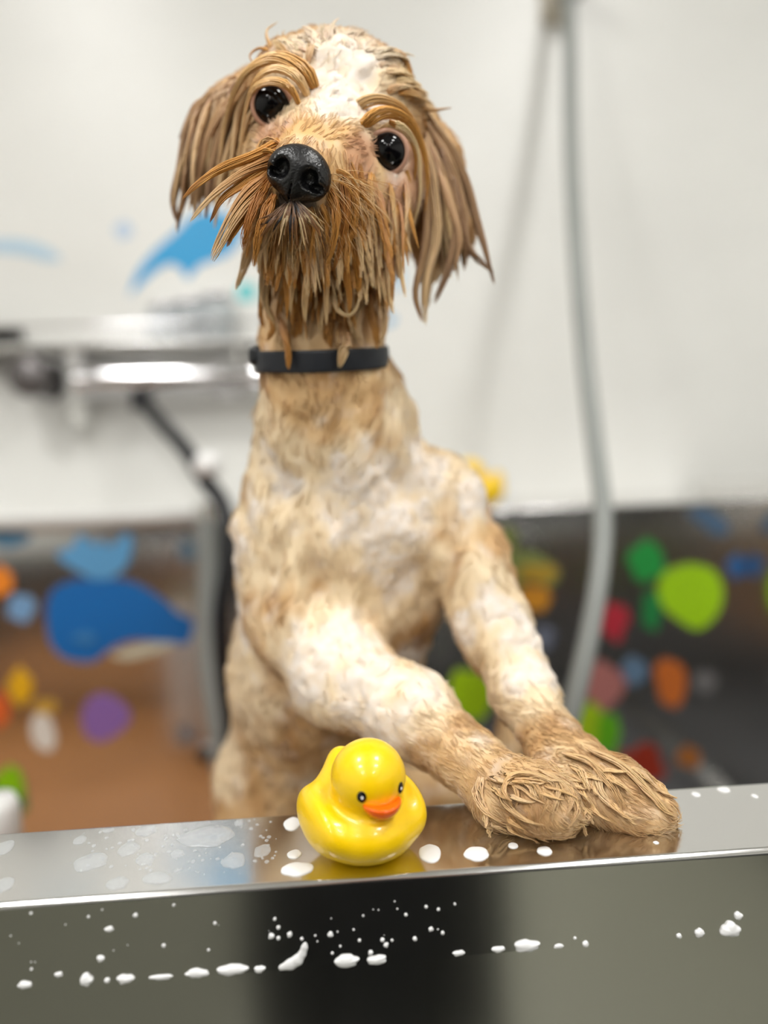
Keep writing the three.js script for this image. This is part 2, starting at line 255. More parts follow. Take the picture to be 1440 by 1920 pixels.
// ------------------------------------------------------------------ shelf, faucet, hoses on the wall
{
  const z = WALL_Z + 0.06, a = onZ(-60, 655, z), b = onZ(470, 648, z);
  const sh = thing('wall_shelf', 'narrow grey metal shelf on white wall above the faucet', 'shelf', V(0, 0, 0));
  mesh('shelf_board', box(a.x - 0.25, b.x + 0.03, a.y - 0.004, a.y + 0.008, WALL_Z, WALL_Z + 0.06, 0.003), M.steel, sh);
  mesh('shelf_rail', tube([V(a.x - 0.25, a.y + 0.03, WALL_Z + 0.057), V(0, a.y + 0.03, WALL_Z + 0.057).setX(b.x + 0.03)], 0.003, 2, 8), M.chrome, sh);
  for (const x of [a.x + 0.02, b.x - 0.02]) { mesh('bracket', box(x - 0.004, x + 0.004, a.y - 0.035, a.y - 0.003, WALL_Z, WALL_Z + 0.045, 0.001), M.steel, sh); mesh('rail_post', box(x - 0.003, x + 0.003, a.y + 0.008, a.y + 0.03, WALL_Z + 0.054, WALL_Z + 0.06, 0.001), M.chrome, sh); }
  const top = a.y + 0.0085;
  const bk = thing('soap_box', 'small black box at the end of the wall shelf', 'box', V(onZ(0, 640, z).x - 0.005, top, WALL_Z + 0.03));
  mesh('box_body', box(-0.02, 0.02, 0, 0.018, -0.018, 0.018, 0.003), M.blackPlastic, bk); mesh('box_lid', box(-0.021, 0.021, 0.018, 0.024, -0.021, 0.021, 0.002), M.blackPlastic, bk);
  const frost = phys(srgb(225, 232, 235), { roughness: 0.25, transmission: 0.4, thickness: 0 });
  [[300, 0.022, 0.052, 'squat frosted jar on the wall shelf, farthest from the dog'], [352, 0.024, 0.058, 'squat frosted jar on the wall shelf, middle one'], [405, 0.026, 0.066, 'tall frosted jar on the wall shelf, nearest the dog']].forEach(([px, r, h, lab]) => {
    const p = onZ(px, 640, z), j = thing('shelf_jar', lab, 'jar', V(p.x, top, WALL_Z + 0.03), 'jars on the wall shelf');
    mesh('jar_body', new THREE.LatheGeometry([[0, 0], [r * 0.9, 0], [r, 0.004], [r, h * 0.75], [r * 0.85, h * 0.82], [0, h * 0.82]].map(q => new THREE.Vector2(...q)), 28), frost, j);
    mesh('jar_lid', new THREE.LatheGeometry([[0, h * 0.82], [r * 0.9, h * 0.82], [r * 0.9, h * 0.98], [r * 0.8, h], [0, h]].map(q => new THREE.Vector2(...q)), 28), M.chrome, j);
  });
  // faucet
  const fz = WALL_Z + 0.055, c0 = onZ(185, 712, fz), c1 = onZ(480, 712, fz), fy = c0.y;
  const f = thing('wall_faucet', 'chrome wall mixer faucet with round dark knob under the shelf', 'faucet', V(c0.x, fy, WALL_Z));
  const L = c1.x - c0.x, cyl = (r0, r1, len, x, y, zz, axis, seg = 28) => { const g = new THREE.CylinderGeometry(r0, r1, len, seg); if (axis === 'x') g.rotateZ(-Math.PI / 2); if (axis === 'z') g.rotateX(Math.PI / 2); g.translate(x, y, zz); return g; };
  mesh('valve_body', cyl(0.02, 0.02, L, L / 2, 0, 0.055, 'x'), M.chrome, f);
  mesh('end_handle', cyl(0.026, 0.022, 0.04, L + 0.02, 0, 0.055, 'x'), M.chrome, f);
  mesh('end_handle', cyl(0.022, 0.027, 0.03, -0.012, 0, 0.055, 'x'), M.chrome, f);
  for (const x of [L * 0.2, L * 0.8]) { mesh('wall_union', cyl(0.016, 0.016, 0.05, x, 0, 0.025, 'z'), M.chrome, f); mesh('flange', cyl(0.03, 0.03, 0.01, x, 0, 0.005, 'z'), M.chrome, f); }
  mesh('hose_outlet', cyl(0.012, 0.014, 0.03, L * 0.25, -0.03, 0.055, 'y'), M.blackPlastic, f);
  const kn = onZ(62, 708, fz);
  const k = thing('wall_valve', 'round dark grey valve knob with chrome neck on white wall', 'valve', V(kn.x, kn.y, WALL_Z));
  mesh('knob', new THREE.LatheGeometry([[0, 0.085], [0.022, 0.083], [0.028, 0.075], [0.029, 0.05], [0.024, 0.042], [0, 0.042]].map(q => new THREE.Vector2(...q)), 32).rotateX(Math.PI / 2), std(srgb(110, 106, 106), { metalness: 0.7, roughness: 0.35 }), k);
  mesh('neck', cyl(0.012, 0.012, 0.045, 0, 0, 0.022, 'z'), M.chrome, k); mesh('flange', cyl(0.032, 0.032, 0.008, 0, 0, 0.004, 'z'), M.chrome, k);
  const pp = onZ(146, 735, WALL_Z + 0.03);
  const pg = thing('water_pipe', 'short pale upright pipe on wall between knob and faucet', 'pipe', V(pp.x, pp.y, WALL_Z + 0.03));
  mesh('pipe_tube', cyl(0.015, 0.015, 0.1, 0, 0, 0, 'y'), std(srgb(205, 205, 200), { roughness: 0.25 }), pg); mesh('pipe_cap', cyl(0.018, 0.018, 0.014, 0, 0.05, 0, 'y'), M.chrome, pg); mesh('pipe_clip', box(-0.006, 0.006, -0.02, 0.0, -0.03, -0.01, 0.001), M.chrome, pg);
  // black hose
  const hp = [onZ(262, 745, WALL_Z + 0.055), P(300, 790, 1.06), P(345, 840, 0.99), P(385, 900, 0.93), P(418, 950, 0.91), P(428, 1040, 0.9), P(415, 1150, 0.9), P(420, 1260, 0.91), P(436, 1380, 0.93), P(450, 1520, 0.95)];
  const bh = thing('shower_hose', 'black rubber hose hanging from faucet beside the dog', 'hose', V(0, 0, 0));
  mesh('hose_tube', tube(hp, 0.0105, 90, 14), M.blackRubber, bh);
  const ring = new THREE.SphereGeometry(0.0175, 24, 16); ring.scale(1, 0.9, 1); const rp = P(389, 872, 0.925); ring.translate(rp.x, rp.y, rp.z);
  mesh('hose_glint', ring, M.white, bh);  // white ball painting in a bright specular spot on the hose
  // grey column behind the black hose
  const ph = [P(385, 960, 0.965), P(390, 1080, 0.965), P(388, 1200, 0.965), P(402, 1340, 0.965), P(420, 1460, 0.965)];
  const gh = thing('drain_hose', 'pale grey hose running down the back panel beside black hose', 'hose'); mesh('hose_tube', tube(ph, 0.0125, 60, 14), M.greyHose, gh);
  mesh('hose_cuff', tube([P(385, 945, 0.965), P(385, 975, 0.965)], 0.0145, 4, 14), M.steel, gh);
  // grey shower hose, free hanging
  const g2 = [P(1066, -60, 1.10), P(1068, 60, 1.08), P(1070, 230, 1.03), P(1080, 450, 0.92), P(1098, 680, 0.88), P(1118, 850, 0.83), P(1130, 960, 0.78), P(1125, 1070, 0.74), P(1105, 1190, 0.72), P(1075, 1320, 0.71), P(1040, 1450, 0.71), P(1000, 1600, 0.72)];
  const sg = thing('shower_hose', 'long grey shower hose hanging down in front of white wall', 'hose'); mesh('hose_tube', tube(g2, 0.0098, 140, 14), M.greyHose, sg);
  const hb = onZ(1050, 10, WALL_Z), hd = thing('hose_bracket', 'beige wall bracket holding the grey hose near top edge', 'bracket', V(hb.x, hb.y, WALL_Z));
  mesh('bracket_plate', box(-0.03, 0.005, -0.03, 0.06, 0, 0.01, 0.003), std(srgb(190, 182, 165)), hd); mesh('bracket_clip', box(-0.005, 0.028, 0.0, 0.03, 0.008, 0.09, 0.006), M.blackPlastic, hd);
  // ledge on the wall, steel lip over the tub on the faucet side
  const l0 = onZ(-80, 945, BACK_Z), l1 = onZ(372, 972, BACK_Z);
  const ld = thing('wall_ledge', 'pale grey metal lip on the back ledge under the faucet', 'ledge'); mesh('ledge_board', box(l0.x - 0.3, l1.x, BACK_TOP + 0.001, BACK_TOP + 0.014, BACK_Z - 0.03, BACK_Z + 0.012, 0.004), std(srgb(190, 188, 184), { roughness: 0.35, metalness: 0.4 }), ld);
  mesh('ledge_seal', box(l0.x - 0.3, l1.x, BACK_TOP + 0.014, BACK_TOP + 0.017, BACK_Z - 0.03, BACK_Z - 0.022), M.white, ld);
  tag(mesh('bath_mat', box(TUBX0 + 0.05, onZ(560, 1500, -0.7).x, TUB_FLOOR + 0.0003, TUB_FLOOR + 0.008, -0.98, -0.42, 0.003), std(srgb(180, 120, 60), { roughness: 0.6 })), 'brown rubber bath mat on the tub floor, mirrored in back panel', 'mat');
  tag(mesh('bath_mat', box(onZ(560, 1500, -0.7).x + 0.005, TUBX1 - 0.02, TUB_FLOOR + 0.0003, TUB_FLOOR + 0.008, -0.98, -0.42, 0.003), std(srgb(58, 58, 60), { roughness: 0.7 })), 'dark grey mat added on the tub floor, hose side, to darken the panel reflection', 'mat');  // unseen dark mat, added so the back panel mirrors a dark tub floor
  // bottle and knob
  const bp = P(-4, 1492, 0.62);
  const bt = thing('shampoo_bottle', 'white plastic bottle standing in the tub at picture edge', 'bottle', V(bp.x, TUB_FLOOR, bp.z)); const bhh = bp.y - TUB_FLOOR;
  mesh('bottle_body', new THREE.LatheGeometry([[0, 0], [0.028, 0], [0.031, 0.004], [0.031, bhh * 0.72], [0.026, bhh * 0.8], [0.014, bhh * 0.84], [0, bhh * 0.84]].map(q => new THREE.Vector2(...q)), 32), M.white, bt);
  mesh('bottle_cap', new THREE.LatheGeometry([[0, bhh * 0.84], [0.016, bhh * 0.84], [0.016, bhh * 0.96], [0.012, bhh], [0, bhh]].map(q => new THREE.Vector2(...q)), 32), M.white, bt);
}

{
  const p = onZ(386, 1413, BACK_Z), g = thing('black_knob', 'small black round knob on back panel beside the dog flank', 'plug', V(p.x, p.y, BACK_Z));  // a black knob on the back panel, not part of a drain
  mesh('knob_cap', new THREE.LatheGeometry([[0, 0.016], [0.007, 0.0155], [0.0095, 0.012], [0.0095, 0.004], [0, 0.004]].map(q => new THREE.Vector2(...q)), 24).rotateX(Math.PI / 2), M.blackPlastic, g);
  mesh('knob_plate', new THREE.CylinderGeometry(0.012, 0.012, 0.004, 24).rotateX(Math.PI / 2).translate(0, 0, 0.0022), M.chrome, g);
}
// ------------------------------------------------------------------ rubber ducks
function duckGeometry(h = 0.0009) {                    // facing +z, base at y = 0
  const hc = [0, 0.0415, 0.006];
  const f = (x, y, z) => {
    let d = ell(x, y, z, [0, 0.0155, -0.001], [0.0278, 0.0175, 0.0285]);
    d = smin(d, ell(x, y, z, [0, 0.0255, -0.021], [0.0165, 0.0115, 0.0135]), 0.016);               // tail
    d = smin(d, Math.hypot(x - 0, y - 0.0385, z + 0.0315) - 0.004, 0.016);
    const ax = Math.abs(x);
    d = smin(d, ell(ax, y, z, [0.0245, 0.0225, -0.005], [0.0052, 0.0090, 0.0165]), 0.009);          // wings
    d = smin(d, Math.hypot(x - hc[0], (y - hc[1]), z - hc[2]) - 0.0186, 0.0055);                   // head
    d = Math.max(d, 0.0004 - y);
    d = smin(d, -1e3 + 2e3 * 1, 1e-6);
    return d;
  };
  return [surfaceNets(f, [-0.036, -0.003, -0.042], [0.036, 0.064, 0.034], h), hc];
}
const [duckGeo, duckHead] = duckGeometry();
const beakGeo = surfaceNets((x, y, z) => {
  // a crescent bill: wide, flat above, full below
  const zz = z - 0.0215, yy = y - 0.0335 - 0.14 * Math.abs(x) * 0 - 16 * x * x;
  let d = ell(x, yy, zz, [0, 0, 0], [0.0096, 0.0062, 0.0082]);
  d = Math.max(d, yy - 0.0008); return d;
}, [-0.014, 0.02, 0.008], [0.014, 0.044, 0.034], 0.00045);
function makeDuck(label, pos, turn, s = 1) {
  const g = thing('rubber_duck', label, 'toy duck', pos, 'rubber ducks'); g.rotation.y = turn; g.scale.setScalar(s);
  mesh('duck_body', duckGeo, M.duck, g); mesh('beak', beakGeo, M.beak, g);
  for (const sx of [-1, 1]) {
    const n = V(sx * 0.55, 0.02, 0.83).normalize(), c = V(duckHead[0], duckHead[1] - 0.002, duckHead[2]);
    const q = new THREE.Quaternion().setFromUnitVectors(V(0, 0, 1), n);
    const e = new THREE.SphereGeometry(1, 24, 14); e.scale(0.0023, 0.0028, 0.0006); e.applyQuaternion(q); const p = n.clone().multiplyScalar(0.0185).add(c); e.translate(p.x, p.y, p.z);
    const em = mesh('eye', e, M.ink, g);
    const w = new THREE.SphereGeometry(1, 16, 10); w.scale(0.0006, 0.0008, 0.0004); w.translate(0.0003 * -sx, -0.0003, 0.00055); w.applyQuaternion(q); w.translate(p.x, p.y, p.z); mesh('pupil', w, M.white, em);
  }
  return g;
}
const duckPos = onY(687, 1597, RIM_Y);
const duck = makeDuck('shiny yellow rubber duck with orange beak on the steel rim', V(duckPos.x, RIM_Y + 0.0001, duckPos.z), 21 * DEG, 0.94);
const d2 = onZ(893, 945, BACK_Z - 0.02);
makeDuck('yellow rubber duck on the back ledge, partly hidden by dog shoulder', V(d2.x, BACK_TOP + 0.0012, BACK_Z - 0.028), -75 * DEG, 1.12);

console.log('duck done');
// ------------------------------------------------------------------ foam and water on the rim
function dropGeo(rx, rz, h, wob, s) {                  // a low dome with uneven outline, base at y=0
  const n = 36, rings = 7, pos = [], idx = [];
  for (let j = 0; j <= rings; j++) { const t = j / rings, rad = Math.sin((1 - t) * Math.PI / 2), y = h * Math.pow(Math.cos((1 - t) * Math.PI / 2), 0.8);
    for (let i = 0; i < n; i++) { const a = i / n * Math.PI * 2, k = 1 + wob * noise(Math.cos(a) * 1.3 + s, Math.sin(a) * 1.3, s * 3.1); pos.push(Math.cos(a) * rx * rad * k, y, Math.sin(a) * rz * rad * k); } }
  for (let j = 0; j < rings; j++) for (let i = 0; i < n; i++) { const a = j * n + i, b = j * n + (i + 1) % n, c = a + n, d = b + n; idx.push(a, c, b, b, c, d); }
  const g = new THREE.BufferGeometry(); g.setAttribute('position', new THREE.Float32BufferAttribute(pos, 3)); g.setIndex(idx); g.computeVertexNormals(); return g;
}
const topDrop = (px, py, wpx, hpx, kind, label) => {
  const p = onY(px, py, RIM_Y), rx = pxr(wpx / 2, 0.37), q = onY(px, py + hpx / 2, RIM_Y), rz = Math.abs(q.z - p.z);
  const foam = kind === 'foam';
  const m = mesh(foam ? 'foam_patch' : 'water_drop', dropGeo(rx, rz, foam ? Math.min(0.0014, rx * 0.3) : Math.min(0.0013, rx * 0.22), foam ? 0.12 : 0.25, px * 0.37), foam ? M.foam : M.water);
  m.position.set(p.x, RIM_Y + 0.00005, p.z); tag(m, label, foam ? 'foam' : 'water drop', foam ? 'foam patches on the rim top' : 'water drops on the rim top'); return m;
};
[[557, 1630, 58, 24, 'large oval foam patch on rim top touching the duck shadow side'], [552, 1602, 26, 16, 'small foam patch on rim top above the large oval one'], [806, 1600, 40, 34, 'round foam patch on rim top just beside the duck'],
 [893, 1601, 46, 26, 'oval foam patch on rim top between duck and near paw'], [1021, 1596, 28, 16, 'small foam patch on rim top below the near paw'], [962, 1586, 18, 11, 'tiny foam patch on rim top just below the near paw fur'],
 [1230, 1580, 10, 6, 'foam speck on rim top below the far paw'], [1305, 1490, 18, 9, 'foam speck on rim top beyond the far paw, first'], [1357, 1481, 26, 10, 'foam streak on rim top beyond the far paw, second'], [1415, 1493, 12, 8, 'foam speck on rim top near picture edge'],
 [1040, 1559, 64, 10, 'thin line of suds in front of the near paw toes'], [1165, 1545, 44, 7, 'thin line of suds under the far paw'], [548, 1545, 34, 24, 'square white foam patch on rim top behind the duck']].forEach(([x, y, w, h, l]) => topDrop(x, y, w, h, 'foam', l));
[[388, 1570, 104, 38, 'largest flat water drop on rim top, leaf shaped'], [172, 1616, 60, 32, 'large water drop on rim top, near the picture left third'], [275, 1557, 38, 18, 'oval water drop on rim top behind the large ones'],
 [242, 1591, 40, 24, 'oval water drop on rim top in the middle of the wet patch'], [273, 1611, 34, 22, 'water drop on rim top below the middle oval one'], [439, 1613, 44, 28, 'round water drop on rim top between leaf drop and duck'],
 [493, 1595, 34, 24, 'water drop on rim top nearest behind the foam patches'], [332, 1601, 24, 14, 'small water drop on rim top under the leaf drop'], [150, 1575, 26, 16, 'small water drop on rim top near the far edge'],
 [222, 1656, 40, 22, 'water drop on rim top near the front edge'], [295, 1647, 48, 22, 'wide flat water drop on rim top near the front edge'], [8, 1590, 40, 28, 'water drop on rim top cut by picture edge, upper'],
 [6, 1660, 36, 26, 'water drop on rim top cut by picture edge, lower'], [203, 1557, 22, 8, 'thin water drop on rim top at the far edge'], [448, 1543, 20, 10, 'small water drop on rim top behind the leaf drop']].forEach(([x, y, w, h, l]) => topDrop(x, y, w, h, 'water', l));
{
  const g = [];
  for (let i = 0; i < 120; i++) { const px = rr(130, 520), py = rr(1550, 1660) - px * 0.05, p = onY(px, py, RIM_Y); if (p.z < RIM_BACK_Z + 0.004 || p.z > FRONT_Z - 0.005) continue; const r = pxr(rr(1.2, 4.5), 0.37); const d = dropGeo(r, r, r * 0.5, 0.2, i); d.translate(p.x, RIM_Y + 0.00005, p.z); g.push(d); }
  const m = mesh('fine_water_drops', mergeGeometries(g), M.water); tag(m, 'fine water droplets sprinkled over the rim top', 'water', null, 'stuff');
}
const frontDrop = (px, py, wpx, hpx, label) => {
  const p = onZ(px, py, FRONT_Z), rx = pxr(wpx / 2, 0.35), ry = pxr(hpx / 2, 0.35), g = dropGeo(rx, ry, Math.min(0.003, Math.min(rx, ry) * 0.8), 0.4, px * 0.53);
  g.rotateX(Math.PI / 2); const m = mesh('foam_drop', g, M.foam); m.position.set(p.x, p.y, FRONT_Z + 0.00005); tag(m, label, 'foam', 'foam drops on the rim front'); return m;
};
[[47, 1846, 24, 14, 'oval foam drop on rim lower edge, nearest the picture edge'], [162, 1837, 22, 22, 'round foam drop on rim lower edge, second along'], [237, 1835, 32, 18, 'pointed foam drop on rim lower edge, third large one'],
 [301, 1832, 44, 9, 'thin flat foam streak on rim lower edge'], [370, 1824, 44, 16, 'flat foam drop on rim lower edge beside the thin streak'], [435, 1818, 52, 20, 'wide foam drop at the edge of the black reflection'],
 [487, 1817, 20, 13, 'small foam drop beside the tall curved foam'], [649, 1801, 50, 22, 'wide oval foam drop under the duck'], [706, 1799, 40, 17, 'oval foam drop under the duck, farther along'],
 [860, 1787, 22, 10, 'small shiny foam drop between duck and near paw'], [935, 1780, 24, 12, 'oval foam drop under the near paw'], [989, 1773, 50, 22, 'wide triangular foam drop under the near paw'],
 [1048, 1774, 18, 8, 'small flat foam drop under the paws'], [1312, 1749, 20, 16, 'small foam drop beside the foam cone'], [1369, 1743, 42, 28, 'foam cone on rim edge toward picture corner'], [1384, 1717, 15, 15, 'small round foam drop above the foam cone'],
 [205, 1742, 16, 10, 'small foam drop high on the rim front'], [189, 1797, 12, 12, 'small round foam drop mid rim front'], [110, 1827, 13, 9, 'small foam drop above the rim edge, near picture edge'],
 [509, 1755, 11, 10, 'round foam speck above the tall curved foam'], [543, 1752, 9, 11, 'round foam speck in black reflection, left of duck'], [619, 1752, 10, 9, 'round foam speck in black reflection, under the duck'],
 [808, 1742, 8, 8, 'round foam speck in black reflection, beyond the duck'], [695, 1786, 9, 9, 'round foam speck just above the oval foam drop'], [724, 1772, 9, 9, 'round foam speck up and right of oval drop']].forEach((a) => frontDrop(...a));
{ // tall curved foam
  const pts = [[528, 1814, 6], [545, 1808, 10], [558, 1800, 10], [567, 1788, 7], [571, 1776, 6], [572, 1770, 4]];
  const b = []; for (let i = 0; i < pts.length - 1; i++) b.push([onZ(pts[i][0], pts[i][1], FRONT_Z), onZ(pts[i + 1][0], pts[i + 1][1], FRONT_Z), pxr(pts[i][2], 0.35), pxr(pts[i + 1][2], 0.35)]);
  const f0 = boneField(b, 0.001), c = onZ(550, 1795, FRONT_Z); const f = (x, y, z) => Math.max(f0(x, y, FRONT_Z + (z - FRONT_Z) * 1.6), FRONT_Z + 0.00003 - z);
  tag(mesh('foam_drop', surfaceNets(f, [c.x - 0.012, c.y - 0.012, FRONT_Z - 0.001], [c.x + 0.012, c.y + 0.012, FRONT_Z + 0.005], 0.00035), M.foam), 'tall curved foam drop running up the rim front below duck', 'foam', 'foam drops on the rim front');
  const g = []; const put = (px, py, r) => { const p = onZ(px, py, FRONT_Z), R = pxr(r, 0.35), d = dropGeo(R, R, R * 0.8, 0.2, px); d.rotateX(Math.PI / 2); d.translate(p.x, p.y, FRONT_Z + 0.00004); g.push(d); };
  [[515, 1723, 3], [522, 1739, 3.5], [522, 1759, 3.5], [566, 1760, 3], [591, 1754, 2], [595, 1765, 1.6], [623, 1787, 2.6], [633, 1747, 1.6], [663, 1743, 2], [681, 1717, 2], [674, 1763, 3], [717, 1762, 4], [735, 1763, 2.6], [761, 1715, 3], [799, 1700, 3], [822, 1705, 3], [853, 1695, 2.5], [778, 1760, 4], [830, 1749, 3.5], [740, 1690, 1.5], [745, 1704, 1.6], [254, 1716, 4], [307, 1773, 3.5], [326, 1697, 2.5], [403, 1731, 3], [391, 1781, 2.5], [166, 1719, 2.5], [59, 1817, 2.5], [58, 1712, 2.5], [201, 1838, 5], [1078, 1759, 3], [1098, 1770, 6], [1273, 1755, 5], [638, 1774, 2.2]].forEach(a => put(...a));
  for (let i = 0; i < 16; i++) { const px = rr(20, 900); put(px, rr(1700, 1800) - px * 0.03 + 10, rr(0.7, 1.5)); }
  tag(mesh('fine_foam_specks', mergeGeometries(g), M.foam), 'fine white foam specks spattered on the rim front', 'foam', null, 'stuff');
}

// ------------------------------------------------------------------ the dog
const J = (px, py, d, r) => ({ p: P(px, py, d), r });
const bones = [];
const chain = (...js) => { for (let i = 0; i < js.length - 1; i++) bones.push([js[i].p, js[i + 1].p, js[i].r, js[i + 1].r]); };
const ball = (j) => bones.push([j.p, j.p.clone().add(V(0, 1e-4, 0)), j.r, j.r]);
const EYE_L = P(509, 197, 0.4175), EYE_R = P(727, 285, 0.4125), EYE_RAD = 0.0108;
const NOSE = P(563, 322, 0.381);
// skull, muzzle, jaw
ball(J(636, 214, 0.452, 0.0415)); ball(J(650, 172, 0.460, 0.027)); ball(J(565, 180, 0.448, 0.029)); ball(J(706, 228, 0.448, 0.027));
chain(J(618, 262, 0.425, 0.0235), J(575, 318, 0.397, 0.0165));
chain(J(635, 340, 0.428, 0.029), J(566, 372, 0.402, 0.0165));
chain(J(612, 310, 0.418, 0.025), J(590, 345, 0.405, 0.021));
ball(J(700, 345, 0.438, 0.028)); ball(J(540, 300, 0.440, 0.027)); ball(J(640, 420, 0.442, 0.034));
chain(J(640, 400, 0.450, 0.036), J(612, 540, 0.462, 0.033), J(604, 670, 0.470, 0.0345), J(628, 790, 0.495, 0.047));
// ears
chain(J(470, 160, 0.458, 0.009), J(418, 205, 0.466, 0.008), J(388, 280, 0.468, 0.007), J(365, 345, 0.466, 0.004));
chain(J(440, 200, 0.460, 0.007), J(425, 290, 0.463, 0.006), J(400, 365, 0.463, 0.003));
chain(J(785, 225, 0.460, 0.009), J(830, 310, 0.466, 0.0085), J(852, 395, 0.466, 0.0075), J(880, 450, 0.464, 0.003));
chain(J(805, 280, 0.462, 0.008), J(825, 400, 0.465, 0.0075), J(812, 480, 0.464, 0.006), J(800, 560, 0.462, 0.003));
// trunk
chain(J(628, 790, 0.495, 0.047), J(640, 930, 0.525, 0.060), J(632, 1080, 0.545, 0.064), J(596, 1260, 0.575, 0.062), J(570, 1430, 0.61, 0.058));
ball(J(545, 985, 0.515, 0.036)); ball(J(800, 950, 0.520, 0.036)); ball(J(700, 1000, 0.510, 0.040)); ball(J(600, 1010, 0.505, 0.038));
ball(J(735, 1110, 0.525, 0.030));
chain(J(770, 1130, 0.530, 0.020), J(755, 1230, 0.545, 0.014));
chain(J(575, 1440, 0.61, 0.056), J(640, 1480, 0.63, 0.05));
// hind legs down to the tub floor
{
  const foot = (p, x, z) => { const k = V(p.x + x * 0.3, p.y - 0.09, p.z + 0.05), h = V(p.x + x, TUB_FLOOR + 0.07, p.z - 0.03), f = V(p.x + x, TUB_FLOOR + 0.0245, p.z + 0.0), t = V(p.x + x, TUB_FLOOR + 0.024, p.z + 0.035);
    bones.push([p, k, 0.042, 0.026], [k, h, 0.026, 0.012], [h, f, 0.012, 0.012], [f, t, 0.013, 0.0115]); };
  foot(P(500, 1475, 0.60), -0.012, 0); foot(P(660, 1490, 0.62), 0.015, 0);
  bones.push([P(660, 1500, 0.64), P(900, 1480, 0.66), 0.03, 0.014], [P(900, 1480, 0.66), P(955, 1400, 0.665), 0.014, 0.010], [P(955, 1400, 0.665), P(945, 1310, 0.66), 0.010, 0.005]);
}
// front legs, left one of the picture reaches across
chain(J(545, 1010, 0.515, 0.033), J(570, 1150, 0.505, 0.034), J(645, 1272, 0.475, 0.0285), J(770, 1335, 0.445, 0.0220), J(865, 1415, 0.418, 0.0135), J(905, 1452, 0.405, 0.0120));
chain(J(905, 1452, 0.405, 0.012), J(968, 1484, 0.390, 0.0125), J(1035, 1512, 0.377, 0.0092));
chain(J(930, 1488, 0.394, 0.009), J(925, 1515, 0.382, 0.0055)); chain(J(985, 1500, 0.382, 0.0095), J(992, 1528, 0.372, 0.0055)); chain(J(1030, 1506, 0.378, 0.0085), J(1056, 1532, 0.372, 0.0055));
chain(J(835, 960, 0.520, 0.030), J(890, 1080, 0.500, 0.0220), J(932, 1190, 0.478, 0.0205), J(985, 1300, 0.450, 0.0155), J(1045, 1405, 0.420, 0.0125), J(1085, 1448, 0.408, 0.0125));
chain(J(1085, 1448, 0.408, 0.0125), J(1160, 1490, 0.394, 0.0118), J(1240, 1526, 0.382, 0.0075));
chain(J(1110, 1468, 0.402, 0.010), J(1118, 1510, 0.388, 0.006)); chain(J(1165, 1488, 0.394, 0.010), J(1190, 1532, 0.380, 0.006));

const rawDog = boneField(bones, 0.016);
const headC = P(635, 240, 0.44), axF = rayOf(720, 960).negate().normalize();
const blobs = (list) => list.map(([px, py, d, r]) => { const p = P(px, py, d); return [p.x, p.y, p.z, r]; });
const inBlobs = (L, x, y, z) => { let m = 0; for (const b of L) { const e = Math.hypot(x - b[0], y - b[1], z - b[2]) / b[3]; if (e < 1) m = Math.max(m, 1 - e * e); } return m; };
const FOAM = blobs([[640, 150, 0.405, 0.026], [635, 210, 0.405, 0.020], [660, 100, 0.42, 0.022], [600, 120, 0.42, 0.018], [700, 205, 0.41, 0.016], [590, 1250, 0.455, 0.032], [650, 1210, 0.46, 0.030], [690, 1290, 0.44, 0.030], [720, 1350, 0.43, 0.026], [790, 1290, 0.435, 0.022],
  [690, 900, 0.47, 0.034], [780, 880, 0.49, 0.03], [560, 880, 0.48, 0.026], [650, 975, 0.46, 0.018], [730, 1000, 0.475, 0.034], [740, 1080, 0.49, 0.022], [880, 930, 0.50, 0.022], [470, 1020, 0.51, 0.03], [480, 1150, 0.53, 0.034], [930, 1130, 0.46, 0.02], [985, 1190, 0.46, 0.02], [1015, 1260, 0.445, 0.018], [965, 1280, 0.435, 0.012], [870, 1180, 0.47, 0.016], [750, 1220, 0.53, 0.024],
  [530, 860, 0.48, 0.02], [510, 960, 0.49, 0.02]]);
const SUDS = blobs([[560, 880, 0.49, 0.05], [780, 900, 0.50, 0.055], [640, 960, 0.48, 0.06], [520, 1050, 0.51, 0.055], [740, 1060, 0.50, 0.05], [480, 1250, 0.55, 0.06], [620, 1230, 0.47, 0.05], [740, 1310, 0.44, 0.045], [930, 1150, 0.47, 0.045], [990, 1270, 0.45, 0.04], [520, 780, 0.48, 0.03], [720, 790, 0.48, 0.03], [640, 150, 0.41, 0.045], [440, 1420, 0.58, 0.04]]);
const GOLD = blobs([[563, 330, 0.39, 0.045], [560, 420, 0.40, 0.035]]);
const PINK = blobs([[668, 300, 0.398, 0.014], [540, 250, 0.40, 0.010], [755, 340, 0.418, 0.016], [690, 270, 0.40, 0.010], [500, 240, 0.41, 0.012], [780, 300, 0.42, 0.015]]);
const MOUTH = blobs([[553, 385, 0.383, 0.013], [545, 410, 0.388, 0.016], [540, 372, 0.383, 0.008]]);
const foamAt = (x, y, z) => inBlobs(FOAM, x, y, z) * 1.15 + fbm(x * 75, y * 75, z * 75, 4) * 1.5 - 0.38;
const relief = (x, y, z) => 0.0085 * (0.3 - Math.abs(noise(x * 38, y * 21, z * 38))) * sstep(1.245, 1.205, y) * sstep(1.055, 1.10, y) + 0.0035 * fbm(x * 55, y * 26, z * 55, 3) + 0.0016 * noise(x * 210, y * 90, z * 210);
